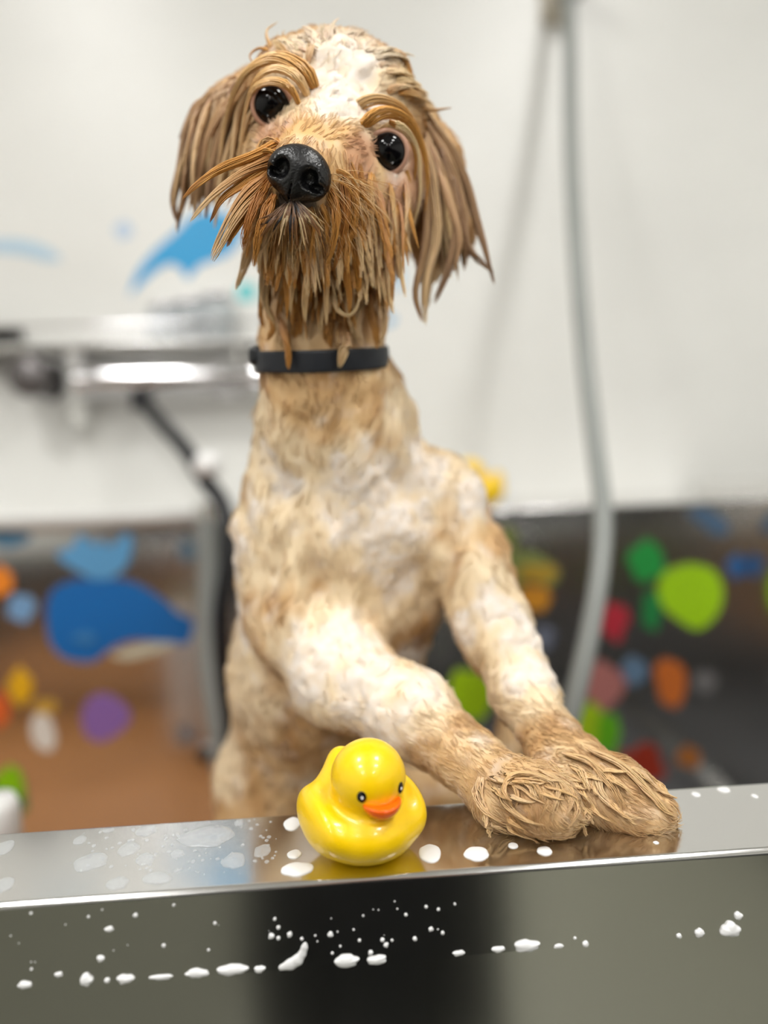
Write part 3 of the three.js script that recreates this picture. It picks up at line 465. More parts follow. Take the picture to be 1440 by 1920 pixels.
const dogField = (x, y, z) => {
  let d = rawDog(x, y, z);
  if (d > 0.03 || d < -0.03) return d;
  // eye hollows
  const el = Math.hypot(x - EYE_L.x, y - EYE_L.y, z - EYE_L.z), er = Math.hypot(x - EYE_R.x, y - EYE_R.y, z - EYE_R.z);
  const e = Math.min(el, er), calm = sstep(0.012, 0.03, e), dn = Math.hypot(x - NOSE.x, y - NOSE.y, z - NOSE.z);
  d += relief(x, y, z) * (0.15 + 0.85 * calm) * sstep(0.01, 0.03, dn);
  d = -smin(-d, e - EYE_RAD * 0.93, 0.006);
  d = Math.max(d, y < RIM_Y + 0.03 && z > RIM_BACK_Z - 0.002 ? RIM_Y + 0.0003 - y : -1);
  return d;
};
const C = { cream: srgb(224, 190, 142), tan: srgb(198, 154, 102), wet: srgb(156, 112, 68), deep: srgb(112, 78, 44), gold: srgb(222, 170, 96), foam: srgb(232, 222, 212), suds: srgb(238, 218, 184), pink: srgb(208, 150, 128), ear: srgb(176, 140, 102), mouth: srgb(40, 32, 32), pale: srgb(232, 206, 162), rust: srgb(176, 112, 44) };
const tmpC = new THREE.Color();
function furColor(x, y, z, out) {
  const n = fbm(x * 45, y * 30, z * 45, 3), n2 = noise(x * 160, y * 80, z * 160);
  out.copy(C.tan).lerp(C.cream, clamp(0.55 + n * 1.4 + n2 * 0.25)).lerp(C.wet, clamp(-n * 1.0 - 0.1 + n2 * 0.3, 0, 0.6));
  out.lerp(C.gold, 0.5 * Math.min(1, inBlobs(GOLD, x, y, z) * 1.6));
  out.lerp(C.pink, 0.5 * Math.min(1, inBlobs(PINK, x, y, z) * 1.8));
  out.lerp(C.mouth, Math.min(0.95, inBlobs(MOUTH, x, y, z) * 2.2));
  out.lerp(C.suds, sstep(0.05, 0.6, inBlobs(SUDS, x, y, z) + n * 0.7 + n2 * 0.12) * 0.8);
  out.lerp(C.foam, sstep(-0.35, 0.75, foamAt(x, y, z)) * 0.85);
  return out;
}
const all = bones.flatMap(b => [b[0], b[1]]), bb = new THREE.Box3().setFromPoints(all).expandByScalar(0.075);
const dogGeo = surfaceNets(dogField, [bb.min.x, TUB_FLOOR - 0.01, bb.min.z], [bb.max.x, bb.max.y, bb.max.z], 0.0026, 1.6);
{ const uv = new Float32Array(dogGeo.attributes.position.count * 2); dogGeo.setAttribute('uv', new THREE.BufferAttribute(uv, 2)); }
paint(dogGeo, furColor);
console.log('dog body', dogGeo.index.count / 3);
const M_fur = phys(0xffffff, { vertexColors: true, roughness: 0.55, sheen: 0.3, sheenRoughness: 0.6, sheenColor: srgb(255, 235, 205) });
const M_hair = phys(0xffffff, { vertexColors: true, roughness: 0.42 });
const dog = thing('dog', 'wet apricot poodle puppy standing upright with front paws on steel rim', 'dog', V(0, 0, 0));
mesh('dog_body', dogGeo, M_fur, dog);

// lather: low froth over the soaped patches
{
  const f = (x, y, z) => { const d = dogField(x, y, z); if (d > 0.012) return d - 0.006; if (d < -0.02) return d; const m = foamAt(x, y, z); return d + 0.0012 - clamp(m, -0.3, 1.0) * 0.0030 - 0.0009 * noise(x * 420, y * 420, z * 420) - 0.0012 * noise(x * 170, y * 170, z * 170); };
  const g = surfaceNets(f, [bb.min.x, RIM_Y - 0.05, bb.min.z], [bb.max.x, bb.max.y, bb.max.z], 0.0022, 1.8);
  // keep only the froth that stands proud of the coat
  const p = g.attributes.position, ix = g.index.array, keep = [];
  const ok = new Uint8Array(p.count); for (let i = 0; i < p.count; i++) ok[i] = dogField(p.getX(i), p.getY(i), p.getZ(i)) > -0.0011 ? 1 : 0;
  for (let i = 0; i < ix.length; i += 3) if (ok[ix[i]] || ok[ix[i + 1]] || ok[ix[i + 2]]) keep.push(ix[i], ix[i + 1], ix[i + 2]);
  const g2 = new THREE.BufferGeometry(); const map = new Int32Array(p.count).fill(-1), pos = [], nor = [], idx = [];
  for (const i of keep) { if (map[i] < 0) { map[i] = pos.length / 3; pos.push(p.getX(i), p.getY(i), p.getZ(i)); nor.push(g.attributes.normal.getX(i), g.attributes.normal.getY(i), g.attributes.normal.getZ(i)); } idx.push(map[i]); }
  g2.setAttribute('position', new THREE.Float32BufferAttribute(pos, 3)); g2.setAttribute('normal', new THREE.Float32BufferAttribute(nor, 3)); g2.setIndex(idx);
  paint(g2, (x, y, z, c) => { const n = clamp(0.35 + fbm(x * 190, y * 190, z * 190, 3) * 1.6); c.copy(C.foam).lerp(C.cream, n * 0.45); });
  const m = mesh('soap_lather', g2, phys(0xffffff, { vertexColors: true, roughness: 0.6 }), dog); tag(m, 'white soap lather', null, null, 'stuff');
  console.log('lather', idx.length / 3);
}

// eyes, lids, nose, collar
const lidM = phys(srgb(206, 160, 136), { roughness: 0.4 }), darkLid = phys(srgb(30, 22, 22), { roughness: 0.3 });
for (const [E, cpx] of [[EYE_L, [548, 222, 0.4095]], [EYE_R, [690, 275, 0.4045]]]) {
  const n = camera.position.clone().sub(E).normalize();
  const g = new THREE.SphereGeometry(EYE_RAD, 40, 28); g.translate(E.x, E.y, E.z);
  const e = mesh('eye', g, phys(srgb(9, 8, 10), { roughness: 0.02, ior: 1.38 }), dog); tag(e, 'glossy black eye');
  const inner = P(...cpx), out = E.clone().sub(inner).setLength(1), side = inner.clone().sub(E); side.addScaledVector(n, -side.dot(n)).normalize();
  const up = n.clone().cross(side).normalize();
  const pts = [], R = EYE_RAD;
  for (let i = 0; i < 28; i++) { const a = i / 28 * Math.PI * 2; let c = Math.cos(a), s = Math.sin(a); const pull = Math.pow(Math.max(0, c), 6) * 0.42; const rad = R * (0.80 + pull); const p = E.clone().addScaledVector(side, c * rad).addScaledVector(up, s * R * 0.82); const q = p.clone().sub(E), w = q.length(); p.addScaledVector(n, Math.sqrt(Math.max(0.00002, R * R * 1.02 - w * w)) * 0.8); pts.push(p); }
  mesh('eyelid', tube(pts, 0.0008, 90, 10, true), darkLid, e);
  mesh('eyelid', tube(pts.map(p => { const q = p.clone().sub(E), k = q.dot(n); q.addScaledVector(n, -k).multiplyScalar(1.15).addScaledVector(n, k * 0.93); return q.add(E); }), 0.0014, 90, 10, true), lidM, e);
}
{ // nose leather in its own axes: x along the nose width, y up, z out
  const xr = EYE_R.clone().sub(EYE_L).normalize(), out = NOSE.clone().sub(P(628, 262, 0.43)).normalize(), zz = out.clone().lerp(axF, 0.45).normalize(), xx = xr.addScaledVector(zz, -xr.dot(zz)).normalize(), yy = zz.clone().cross(xx);
  const f = (x, y, z) => {
    let d = ell(x, y, z, [0, 0.0005, 0], [0.0148, 0.0118, 0.0105]);
    d = smin(d, ell(Math.abs(x), y, z, [0.0078, -0.0028, 0.0018], [0.0075, 0.0085, 0.0085]), 0.004);
    d = smin(d, ell(x, y, z, [0, -0.0085, 0.0005], [0.0055, 0.0075, 0.0085]), 0.005);
    const ax = Math.abs(x);
    const no = Math.min(ell(ax, y, z, [0.0074, -0.0012, 0.0098], [0.0040, 0.0048, 0.0064]), ell(ax, y, z, [0.0108, -0.0040, 0.0070], [0.0042, 0.0022, 0.005]));
    d = -smin(-d, no, 0.0022);
    d = -smin(-d, Math.max(Math.abs(x) - 0.0002, Math.abs(y + 0.0125) - 0.0065, 0.005 - z), 0.0010);
    return d + 0.00022 * noise(x * 1500, y * 1500, z * 1500);
  };
  const g = surfaceNets(f, [-0.021, -0.021, -0.015], [0.021, 0.016, 0.017], 0.0004, 1.5);
  g.applyMatrix4(new THREE.Matrix4().makeBasis(xx, yy, zz).setPosition(NOSE));
  tag(mesh('nose', g, phys(srgb(11, 11, 13), { roughness: 0.36, clearcoat: 0.1, clearcoatRoughness: 0.2 }), dog), 'black leathery nose');
  // collar
  const a = P(604, 672, 0.470), dn = P(612, 800, 0.480).sub(P(600, 560, 0.462)).normalize(), sx = V(1, 0, 0).addScaledVector(dn, -dn.x).normalize(), sz = sx.clone().cross(dn).normalize();
  const sh = []; const R = 0.0392, hw = 0.0062, th = 0.0016;
  const pos = [], idx = [], n = 72, prof = [[0, -hw], [th * 0.7, -hw], [th, -hw * 0.7], [th, hw * 0.7], [th * 0.7, hw], [0, hw]];
  for (let i = 0; i < n; i++) { const t = i / n * Math.PI * 2, dir = sx.clone().multiplyScalar(Math.cos(t)).addScaledVector(sz, Math.sin(t)); for (const [o, h] of prof) { const p = a.clone().addScaledVector(dir, R + o).addScaledVector(dn, h); pos.push(p.x, p.y, p.z); } }
  for (let i = 0; i < n; i++) for (let j = 0; j < prof.length; j++) { const q = prof.length, A = i * q + j, B = i * q + (j + 1) % q, Cc = ((i + 1) % n) * q + j, D = ((i + 1) % n) * q + (j + 1) % q; idx.push(A, Cc, B, B, Cc, D); }
  const cg = new THREE.BufferGeometry(); cg.setAttribute('position', new THREE.Float32BufferAttribute(pos, 3)); cg.setIndex(idx); cg.computeVertexNormals();
  const col = mesh('collar', cg, std(srgb(26, 30, 38), { roughness: 0.5, side: THREE.DoubleSide }), dog); tag(col, 'black collar band');
  const bp = P(488, 668, 0.462), bg = new RoundedBoxGeometry(0.013, 0.012, 0.016, 3, 0.004); bg.translate(bp.x, bp.y, bp.z); mesh('buckle', bg, M.blackPlastic, col);
}
console.log('face done');

// ------------------------------------------------------------------ hair
class Hair {
  constructor(cap = 60000) { this.p = new Float32Array(cap * 3); this.n = new Float32Array(cap * 3); this.c = new Float32Array(cap * 3); this.i = new Uint32Array(cap * 6); this.v = 0; this.k = 0; }
  room(v, k) {
    const grow = (a, need) => { if (need <= a.length) return a; const b = new a.constructor(Math.max(need, a.length * 2)); b.set(a); return b; };
    this.p = grow(this.p, (this.v + v) * 3); this.n = grow(this.n, (this.v + v) * 3); this.c = grow(this.c, (this.v + v) * 3); this.i = grow(this.i, this.k + k);
  }
  strand(pts, rad, ca, cb, tipR = 0.15) {                                     // three-sided tapering hair through pts
    const m = pts.length; this.room(m * 3, (m - 1) * 18); const v0 = this.v, t = V(0, 0, 0), a = V(0, 0, 0), b = V(0, 0, 0), ref = V(0.31, 0.11, 0.94).normalize();
    for (let s = 0; s < m; s++) {
      t.copy(pts[Math.min(m - 1, s + 1)]).sub(pts[Math.max(0, s - 1)]).normalize(); a.copy(ref).addScaledVector(t, -ref.dot(t)).normalize(); b.copy(t).cross(a);
      const f = s / (m - 1), r = rad * (1 - (1 - tipR) * f * f);
      for (let q = 0; q < 3; q++) {
        const an = q * 2.0944 + 0.5, cx = Math.cos(an), sx = Math.sin(an), o = (v0 + s * 3 + q) * 3, nx = a.x * cx + b.x * sx, ny = a.y * cx + b.y * sx, nz = a.z * cx + b.z * sx;
        this.p[o] = pts[s].x + nx * r; this.p[o + 1] = pts[s].y + ny * r; this.p[o + 2] = pts[s].z + nz * r; this.n[o] = nx; this.n[o + 1] = ny; this.n[o + 2] = nz;
        this.c[o] = ca.r + (cb.r - ca.r) * f; this.c[o + 1] = ca.g + (cb.g - ca.g) * f; this.c[o + 2] = ca.b + (cb.b - ca.b) * f;
      }
    }
    for (let s = 0; s < m - 1; s++) for (let q = 0; q < 3; q++) { const A = v0 + s * 3 + q, B = v0 + s * 3 + (q + 1) % 3; this.i.set([A, B, A + 3, B, B + 3, A + 3], this.k); this.k += 6; }
    this.v += m * 3;
  }
  build(name, parent, label) {
    const g = new THREE.BufferGeometry(); g.setAttribute('position', new THREE.BufferAttribute(this.p.slice(0, this.v * 3), 3)); g.setAttribute('normal', new THREE.BufferAttribute(this.n.slice(0, this.v * 3), 3)); g.setAttribute('color', new THREE.BufferAttribute(this.c.slice(0, this.v * 3), 3)); g.setIndex(new THREE.BufferAttribute(this.i.slice(0, this.k), 1));
    const m = mesh(name, g, M_hair, parent); tag(m, label, null, null, 'stuff'); console.log(name, this.k / 3); return m;
  }
}
const jitter = (c, s) => { const k = 1 + rr(-s, s); return new THREE.Color(c.r * k, c.g * k * (1 + rr(-0.04, 0.04)), c.b * k * (1 + rr(-0.08, 0.08))); };
// a lock: hairs gathered round a guide, wet and pointed
function lock(H, guide, R, n, ca, cb, { flat = 0.55, seg = 12, fray = 0.06, var_ = 0.16, root = 0.3, tip = 0.07 } = {}) {
  const curve = new THREE.CatmullRomCurve3(guide), G = curve.getPoints(seg), T = G.map((p, i) => G[Math.min(seg, i + 1)].clone().sub(G[Math.max(0, i - 1)]).normalize());
  const N = G.map((p, i) => { const o = p.clone().sub(headC); o.addScaledVector(T[i], -o.dot(T[i])); return o.normalize(); }), Bn = G.map((p, i) => T[i].clone().cross(N[i]));
  const twist = rr(-0.8, 0.8), hr = 1.35 * Math.PI * R / n;
  for (let h = 0; h < n; h++) {
    const an = (h + rr(-0.3, 0.3)) / n * Math.PI * 2, rho = h % 4 === 3 ? rr(0.3, 0.8) : rr(0.82, 1.0), end = rr(0.86, 1), ph = rr(0, 9), pts = [];
    for (let i = 0; i <= seg; i++) {
      const t = i / seg * end, fi = t * seg, i0 = Math.min(seg - 1, Math.floor(fi)), fr = fi - i0, prof = (root + (1 - root) * sstep(0, 0.2, t)) * (tip + (1 - tip) * Math.pow(1 - t, 0.62));
      const aa = an + twist * t, w = R * prof * rho, ww = R * fray * noise(ph, t * 4, h * 0.37) * 2;
      const p = G[i0].clone().lerp(G[i0 + 1], fr).addScaledVector(Bn[i0], Math.cos(aa) * w + ww).addScaledVector(N[i0], Math.sin(aa) * w * flat + ww * 0.4); pts.push(p);
    }
    H.strand(pts, hr * rr(0.8, 1.15), jitter(ca, var_), jitter(cb, var_), 0.18);
  }
}
const grad = (p, e = 0.0015) => V(rawDog(p.x + e, p.y, p.z) - rawDog(p.x - e, p.y, p.z), rawDog(p.x, p.y + e, p.z) - rawDog(p.x, p.y - e, p.z), rawDog(p.x, p.y, p.z + e) - rawDog(p.x, p.y, p.z - e)).normalize();
// a guide that grows from the skin, droops and slides over the body
function grow(p0, dir, len, { steps = 9, gravity = 1, clear = 0.001, wave = 0.3, lift = 0.002 } = {}) {
  const p = p0.clone(), d = dir.clone().normalize(), out = [p.clone().addScaledVector(grad(p), -0.0014)], ds = len / steps, a = rr(0, 9);
  for (let i = 0; i < steps; i++) {
    d.y -= gravity * 0.9 / steps; d.x += wave * noise(a, i * 0.45, 1) * 0.6; d.z += wave * noise(a, i * 0.45, 5) * 0.6; d.normalize(); p.addScaledVector(d, ds);
    const s = rawDog(p.x, p.y, p.z), m = clear + lift * Math.min(1, i / 3); if (s < m) p.addScaledVector(grad(p), m - s);
    out.push(p.clone());
  }
  return out;
}
const onSkin = (p, off = 0) => { for (let i = 0; i < 4; i++) { const s = rawDog(p.x, p.y, p.z) - off; p.addScaledVector(grad(p), -s); } return p; };
const G3 = (pts) => pts.map(q => P(q[0], q[1], q[2]));

const faceX = EYE_R.clone().sub(EYE_L).normalize(), rel = (p) => Math.abs(p.clone().sub(headC).dot(faceX));
const COLLAR = P(604, 672, 0.470);
// body coat: short wet tufts lying down the body
{
  const H = new Hair(200000), pos = dogGeo.attributes.position, nor = dogGeo.attributes.normal, p = V(0, 0, 0), n = V(0, 0, 0), c = new THREE.Color();
  for (let i = 0; i < pos.count; i++) {
    p.fromBufferAttribute(pos, i); n.fromBufferAttribute(nor, i);
    if (p.y < RIM_Y - 0.06) continue;
    const dl = p.distanceTo(EYE_L), dr = p.distanceTo(EYE_R), dn = p.distanceTo(NOSE); const ad = p.clone().sub(COLLAR), al = Math.abs(ad.y); if (al < 0.016 && p.y > COLLAR.y - 0.004 && rnd() > 0.25) continue;
    if (dl < 0.0150 || dr < 0.0150 || dn < 0.0145) continue;
    if (n.z < -0.25 && rnd() > 0.12) continue;
    const paw = p.y < RIM_Y + 0.05 && p.z > -0.44, head = p.y > 1.31;
    const fm = foamAt(p.x, p.y, p.z), ears = head && (p.distanceTo(headC) > 0.066 || rel(p) > 0.045); if (rnd() > (paw ? 0.9 : head ? 0.6 : 0.2) * (fm > 0.15 ? 0.4 : 1)) continue;
    // lie along the slope, parted by slow swirls
    const sw = V(noise(p.x * 28, p.y * 28, p.z * 28), -1 + 0.5 * noise(p.x * 33, p.y * 33, 7 + p.z * 33), noise(p.z * 28, p.x * 28, p.y * 28)); sw.x *= 1.1; sw.z *= 1.1;
    if (head && p.y > 1.34 && !ears) { sw.copy(p).sub(NOSE).normalize().multiplyScalar(1).add(V(noise(p.x * 60, p.y * 60, 3) * 0.9, -0.25, 0)); }
    if (paw) sw.set(0.75 + noise(p.x * 50, p.y * 50, 3) * 1.2, -0.6 + noise(p.y * 50, p.z * 50, 8) * 1.0, 0.45);
    sw.addScaledVector(n, -sw.dot(n)).normalize().addScaledVector(n, 0.1);
    const len = rr(0.005, 0.010) * (head ? 0.9 : paw ? 0.75 : 1), st = 4, g = [p.clone().addScaledVector(n, -0.0006)], d = sw.clone(), q = p.clone(), cu = rr(-0.25, 0.25), sd = sw.clone().cross(n);
    for (let s = 0; s < st; s++) { q.addScaledVector(d, len / st); d.addScaledVector(n, -0.07).addScaledVector(sd, cu).normalize(); g.push(q.clone()); }
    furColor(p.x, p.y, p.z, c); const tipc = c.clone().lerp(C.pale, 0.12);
    const k = paw || head ? 3 : 2, thin = paw || head ? 0.62 : 1;
    for (let h = 0; h < k; h++) { const o = V(rr(-1, 1), rr(-1, 1), rr(-1, 1)).multiplyScalar(0.0010); H.strand(g.map((w, j) => w.clone().addScaledVector(o, 1 - 0.6 * j / st)), rr(0.00024, 0.00036) * thin, jitter(c, 0.1), jitter(tipc, 0.1)); }
  }
  H.build('coat_fur', dog, 'short wet fur');
}
// head and beard locks
{
  const H = new Hair(200000), gold = srgb(212, 154, 76), rust = srgb(178, 116, 48), pale = srgb(240, 210, 160), brown = srgb(154, 108, 64), dark = srgb(40, 32, 30), ear = srgb(196, 158, 116), earD = srgb(150, 114, 80);
  const K = (pts, r, n, a, b, o) => lock(H, G3(pts), pxr(r, pts[0][2]), Math.round(n * 1.7), a, b, o);
  // muzzle: locks fan away from the nose and hang
  const U = V(0, 1, 0), xr = EYE_R.clone().sub(EYE_L).normalize(), up = axF.clone().cross(xr).normalize();
  let made = 0;
  for (let tries = 0; tries < 9000 && made < 900; tries++) {
    const a = rr(-Math.PI, Math.PI), rad = Math.sqrt(rnd()) * 0.040 + 0.008;
    const p = NOSE.clone().addScaledVector(xr, Math.cos(a) * rad).addScaledVector(up, Math.sin(a) * rad).addScaledVector(axF, -0.008 - rad * 0.35); onSkin(p);
    const rel = p.clone().sub(NOSE), u = rel.dot(up), s = rel.dot(xr); if (u > 0.010 || rel.length() < 0.0125 || rel.length() > 0.062) continue;
    if (p.distanceTo(EYE_L) < 0.021 || p.distanceTo(EYE_R) < 0.021) continue;
    const n = grad(p), dir = rel.clone().normalize(); if (u > -0.004) dir.addScaledVector(up, -0.2); dir.addScaledVector(n, -dir.dot(n)).normalize().addScaledVector(n, 0.28);
    const under = clamp(-u / 0.02), len = (0.016 + 0.020 * clamp(rel.length() / 0.03)) * rr(0.75, 1.15) * (u > 0 ? 0.55 : 1) * (s > 0.01 ? 0.8 : 1);
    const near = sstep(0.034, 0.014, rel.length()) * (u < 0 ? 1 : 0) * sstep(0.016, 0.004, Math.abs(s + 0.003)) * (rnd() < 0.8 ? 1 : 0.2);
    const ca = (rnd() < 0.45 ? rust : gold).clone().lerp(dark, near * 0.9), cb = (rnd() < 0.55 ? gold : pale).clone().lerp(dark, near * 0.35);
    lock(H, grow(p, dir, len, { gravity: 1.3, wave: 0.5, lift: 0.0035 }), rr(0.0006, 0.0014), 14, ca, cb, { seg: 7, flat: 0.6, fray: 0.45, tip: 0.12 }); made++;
  }
  // loose fine hairs round the mouth
  for (let i = 0; i < 700; i++) {
    const p = P(rr(440, 690), rr(330, 470), 0.395); onSkin(p); const r0 = p.clone().sub(NOSE); if (r0.length() < 0.0135) continue;
    const n = grad(p), dir = r0.normalize().add(V(rr(-0.7, 0.7), rr(-0.9, 0.3), 0)).addScaledVector(n, rr(0.4, 1.1)), c = rnd() < 0.4 ? pale : rnd() < 0.6 ? gold : rust;
    H.strand(grow(p, dir, rr(0.012, 0.026), { gravity: rr(0.4, 1.6), wave: 0.7, lift: 0.004, steps: 8 }), rr(0.00012, 0.0002), jitter(c, 0.15), jitter(rnd() < 0.5 ? pale : gold, 0.15));
  }
  // chin and throat
  for (let i = 0; i < 150; i++) {
    const p = P(rr(470, 725), rr(380, 560), 0.40); onSkin(p); if (p.distanceTo(NOSE) < 0.018) continue;
    const n = grad(p), dir = V(rr(-0.4, 0.4), -1, 0).addScaledVector(n, 0.5);
    lock(H, grow(p, dir, rr(0.020, 0.034), { gravity: 1.6, wave: 0.35, lift: 0.003 }), rr(0.0010, 0.0024), 20, rnd() < 0.5 ? brown : rust, rnd() < 0.5 ? pale : gold, { seg: 8, flat: 0.6, fray: 0.3 });
  }
  // cheeks
  for (let i = 0; i < 110; i++) {
    const left = i % 3 === 0, p = left ? P(rr(465, 520), rr(245, 330), 0.41) : P(rr(660, 790), rr(320, 480), 0.41); onSkin(p); if (p.distanceTo(EYE_L) < 0.017 || p.distanceTo(EYE_R) < 0.017) continue;
    const n = grad(p), dir = V(rr(-0.25, 0.15), -1, 0).addScaledVector(n, 0.22);
    lock(H, grow(p, dir, rr(0.022, 0.042), { gravity: 1, wave: 0.3 }), rr(0.0012, 0.0026), 20, rnd() < 0.4 ? srgb(206, 154, 116) : gold, rnd() < 0.6 ? pale : gold, { seg: 8, flat: 0.5, fray: 0.3 });
  }
  // ears: long wet falls of hair
  for (let i = 0; i < 96; i++) {
    const t = rnd(), left = i % 2; let p, d0 = 0.454 - rr(0, 0.012);
    if (left) p = P(472 - 95 * t + rr(-12, 12), 150 + 50 * t * t + rr(-6, 50), d0); else p = P(790 + 52 * t + rr(-8, 8), 215 + 95 * t + rr(-8, 50), d0);
    const dir = V(left ? -0.5 * (1 - t * 0.4) : 0.34 * t, -1, rr(-0.1, 0.15)), L = left ? rr(0.048, 0.062) * (0.75 + 0.25 * t) : (0.088 - 0.036 * t) * rr(0.85, 1.03);
    lock(H, grow(p, dir, L, { gravity: left ? 0.9 : 0.9, wave: 0.25, lift: 0.003 }), rr(0.0028, 0.0056), 26, rnd() < 0.5 ? ear : earD, rnd() < 0.3 ? pale : rnd() < 0.6 ? ear : earD, { seg: 9, flat: 0.34, fray: 0.16, var_: 0.12, tip: 0.12 });
  }
  // crown: soaped tufts combed flat, back and sideways
  for (let i = 0; i < 95; i++) {
    const a = rr(-1.5, 1.5), p = P(640 + Math.sin(a) * rr(60, 160), 200 - Math.cos(a) * rr(60, 120), 0.425); onSkin(p); if (p.distanceTo(EYE_L) < 0.024 || p.distanceTo(EYE_R) < 0.024) continue;
    const n = grad(p), dir = p.clone().sub(NOSE).normalize().add(V(Math.sin(a) * 0.9 + rr(-0.5, 0.5), rr(-0.3, 0.2), rr(-0.3, 0.3))); dir.addScaledVector(n, -dir.dot(n)).normalize().addScaledVector(n, rr(0.02, 0.2));
    const fm = clamp(foamAt(p.x, p.y, p.z) + 0.5), base = (rnd() < 0.6 ? pale : gold).clone().lerp(C.foam, fm * 0.6);
    lock(H, grow(p, dir, rr(0.010, 0.020), { gravity: 0.9, wave: 0.8, lift: 0.0003, clear: 0.0002 }), rr(0.0014, 0.0032), 20, base, pale.clone().lerp(C.foam, fm * 0.5), { seg: 8, flat: 0.4, fray: 0.25, var_: 0.1, tip: 0.2 });
  }
  // picture-left side
  K([[600, 188, 0.413], [574, 135, 0.401], [520, 108, 0.404], [470, 128, 0.412], [438, 175, 0.424], [420, 240, 0.434], [412, 300, 0.438]], 17, 26, gold, pale, { seg: 18 });
  K([[586, 204, 0.412], [558, 145, 0.400], [515, 128, 0.403], [480, 148, 0.409], [465, 185, 0.414], [452, 250, 0.42]], 10, 16, pale, gold, { seg: 16 });
  K([[568, 218, 0.411], [545, 165, 0.398], [510, 152, 0.401], [476, 165, 0.407], [460, 205, 0.413], [450, 270, 0.42], [440, 320, 0.425]], 9, 14, gold, pale, { seg: 16 });
  K([[480, 150, 0.42], [448, 205, 0.43], [438, 270, 0.434], [430, 340, 0.436]], 13, 18, ear, pale); K([[460, 160, 0.428], [425, 230, 0.438], [412, 300, 0.44], [400, 360, 0.44]], 14, 18, ear, ear);
  K([[475, 200, 0.42], [455, 250, 0.425], [452, 300, 0.43], [462, 350, 0.43]], 9, 12, pale, ear);
  K([[455, 150, 0.442], [400, 178, 0.452], [355, 240, 0.457], [338, 320, 0.456], [324, 378, 0.453], [334, 422, 0.450]], 20, 24, ear, earD, { seg: 16, tip: 0.15 });
  K([[440, 165, 0.443], [385, 215, 0.45], [355, 290, 0.452], [340, 360, 0.45]], 22, 22, ear, earD); K([[445, 170, 0.44], [400, 240, 0.445], [375, 320, 0.447], [362, 392, 0.447]], 22, 22, ear, ear);
  K([[450, 180, 0.438], [415, 260, 0.443], [395, 330, 0.445], [385, 412, 0.445]], 20, 22, ear, earD); K([[460, 190, 0.436], [430, 280, 0.44], [412, 350, 0.442], [402, 430, 0.442]], 16, 20, ear, pale);
  K([[430, 180, 0.446], [372, 192, 0.455], [350, 230, 0.457], [335, 262, 0.457]], 10, 14, ear, earD);
  // moustache
  K([[525, 272, 0.388], [470, 294, 0.383], [410, 318, 0.380], [365, 350, 0.378], [341, 374, 0.378]], 10, 20, gold, gold, { seg: 16, fray: 0.1, root: 1.4 });
  K([[515, 300, 0.387], [460, 322, 0.382], [408, 358, 0.379], [375, 392, 0.378], [356, 416, 0.378]], 9, 18, rust, pale, { seg: 16, root: 1.4 });
  K([[505, 325, 0.388], [465, 365, 0.384], [438, 405, 0.382], [415, 450, 0.382], [396, 490, 0.382]], 17, 26, rust, pale, { seg: 16, tip: 0.3 });
  K([[510, 312, 0.388], [455, 345, 0.384], [415, 375, 0.382], [392, 420, 0.384]], 10, 14, gold, rust); K([[500, 345, 0.39], [470, 385, 0.387], [440, 430, 0.387], [425, 465, 0.388]], 13, 18, rust, gold);
  K([[498, 400, 0.405], [475, 450, 0.410], [458, 500, 0.416], [442, 545, 0.418]], 16, 20, brown, pale); K([[510, 430, 0.41], [500, 500, 0.418], [495, 560, 0.425], [520, 620, 0.43]], 16, 20, brown, pale);
  // beard points
  for (const [x0, y0, x1, y1, r, c] of [[530, 460, 538, 600, 9, gold], [560, 470, 545, 592, 9, pale], [585, 480, 572, 604, 12, pale], [612, 470, 612, 612, 9, pale], [640, 470, 655, 590, 10, gold], [600, 450, 592, 560, 11, rust], [630, 430, 628, 545, 12, gold], [565, 430, 560, 545, 11, rust], [520, 450, 512, 540, 10, gold], [660, 440, 672, 560, 12, gold]])
    K([[x0, y0 - 40, 0.398], [x0 * 0.6 + x1 * 0.4, y0 + 30, 0.402], [x1, (y0 + y1) / 2 + 20, 0.408], [x1, y1, 0.412]], r, 18, rust, c);
  K([[625, 540, 0.415], [632, 580, 0.415], [655, 592, 0.415], [672, 570, 0.415], [668, 530, 0.415]], 6, 12, pale, pale);
  // throat tufts hanging to and over the collar
  for (const [x, y0, y1, r] of [[505, 560, 640, 13], [530, 570, 655, 14], [556, 570, 640, 15], [585, 560, 650, 14], [615, 570, 660, 15], [645, 565, 668, 17], [672, 560, 650, 15], [698, 555, 655, 13], [714, 560, 652, 9], [495, 540, 615, 10]])
    K([[x, y0 - 25, 0.432], [x + rr(-6, 6), y0 + 15, 0.430], [x + rr(-8, 8), (y0 + y1) / 2 + 15, 0.431], [x + rr(-10, 10), y1, 0.434]], r, 16, brown, rnd() < 0.5 ? gold : pale, { fray: 0.2 });
  K([[528, 600, 0.430], [536, 635, 0.427], [540, 660, 0.427], [541, 694, 0.429]], 15, 18, brown, gold); K([[640, 610, 0.430], [645, 645, 0.426], [642, 668, 0.426], [636, 690, 0.428]], 19, 20, brown, pale);
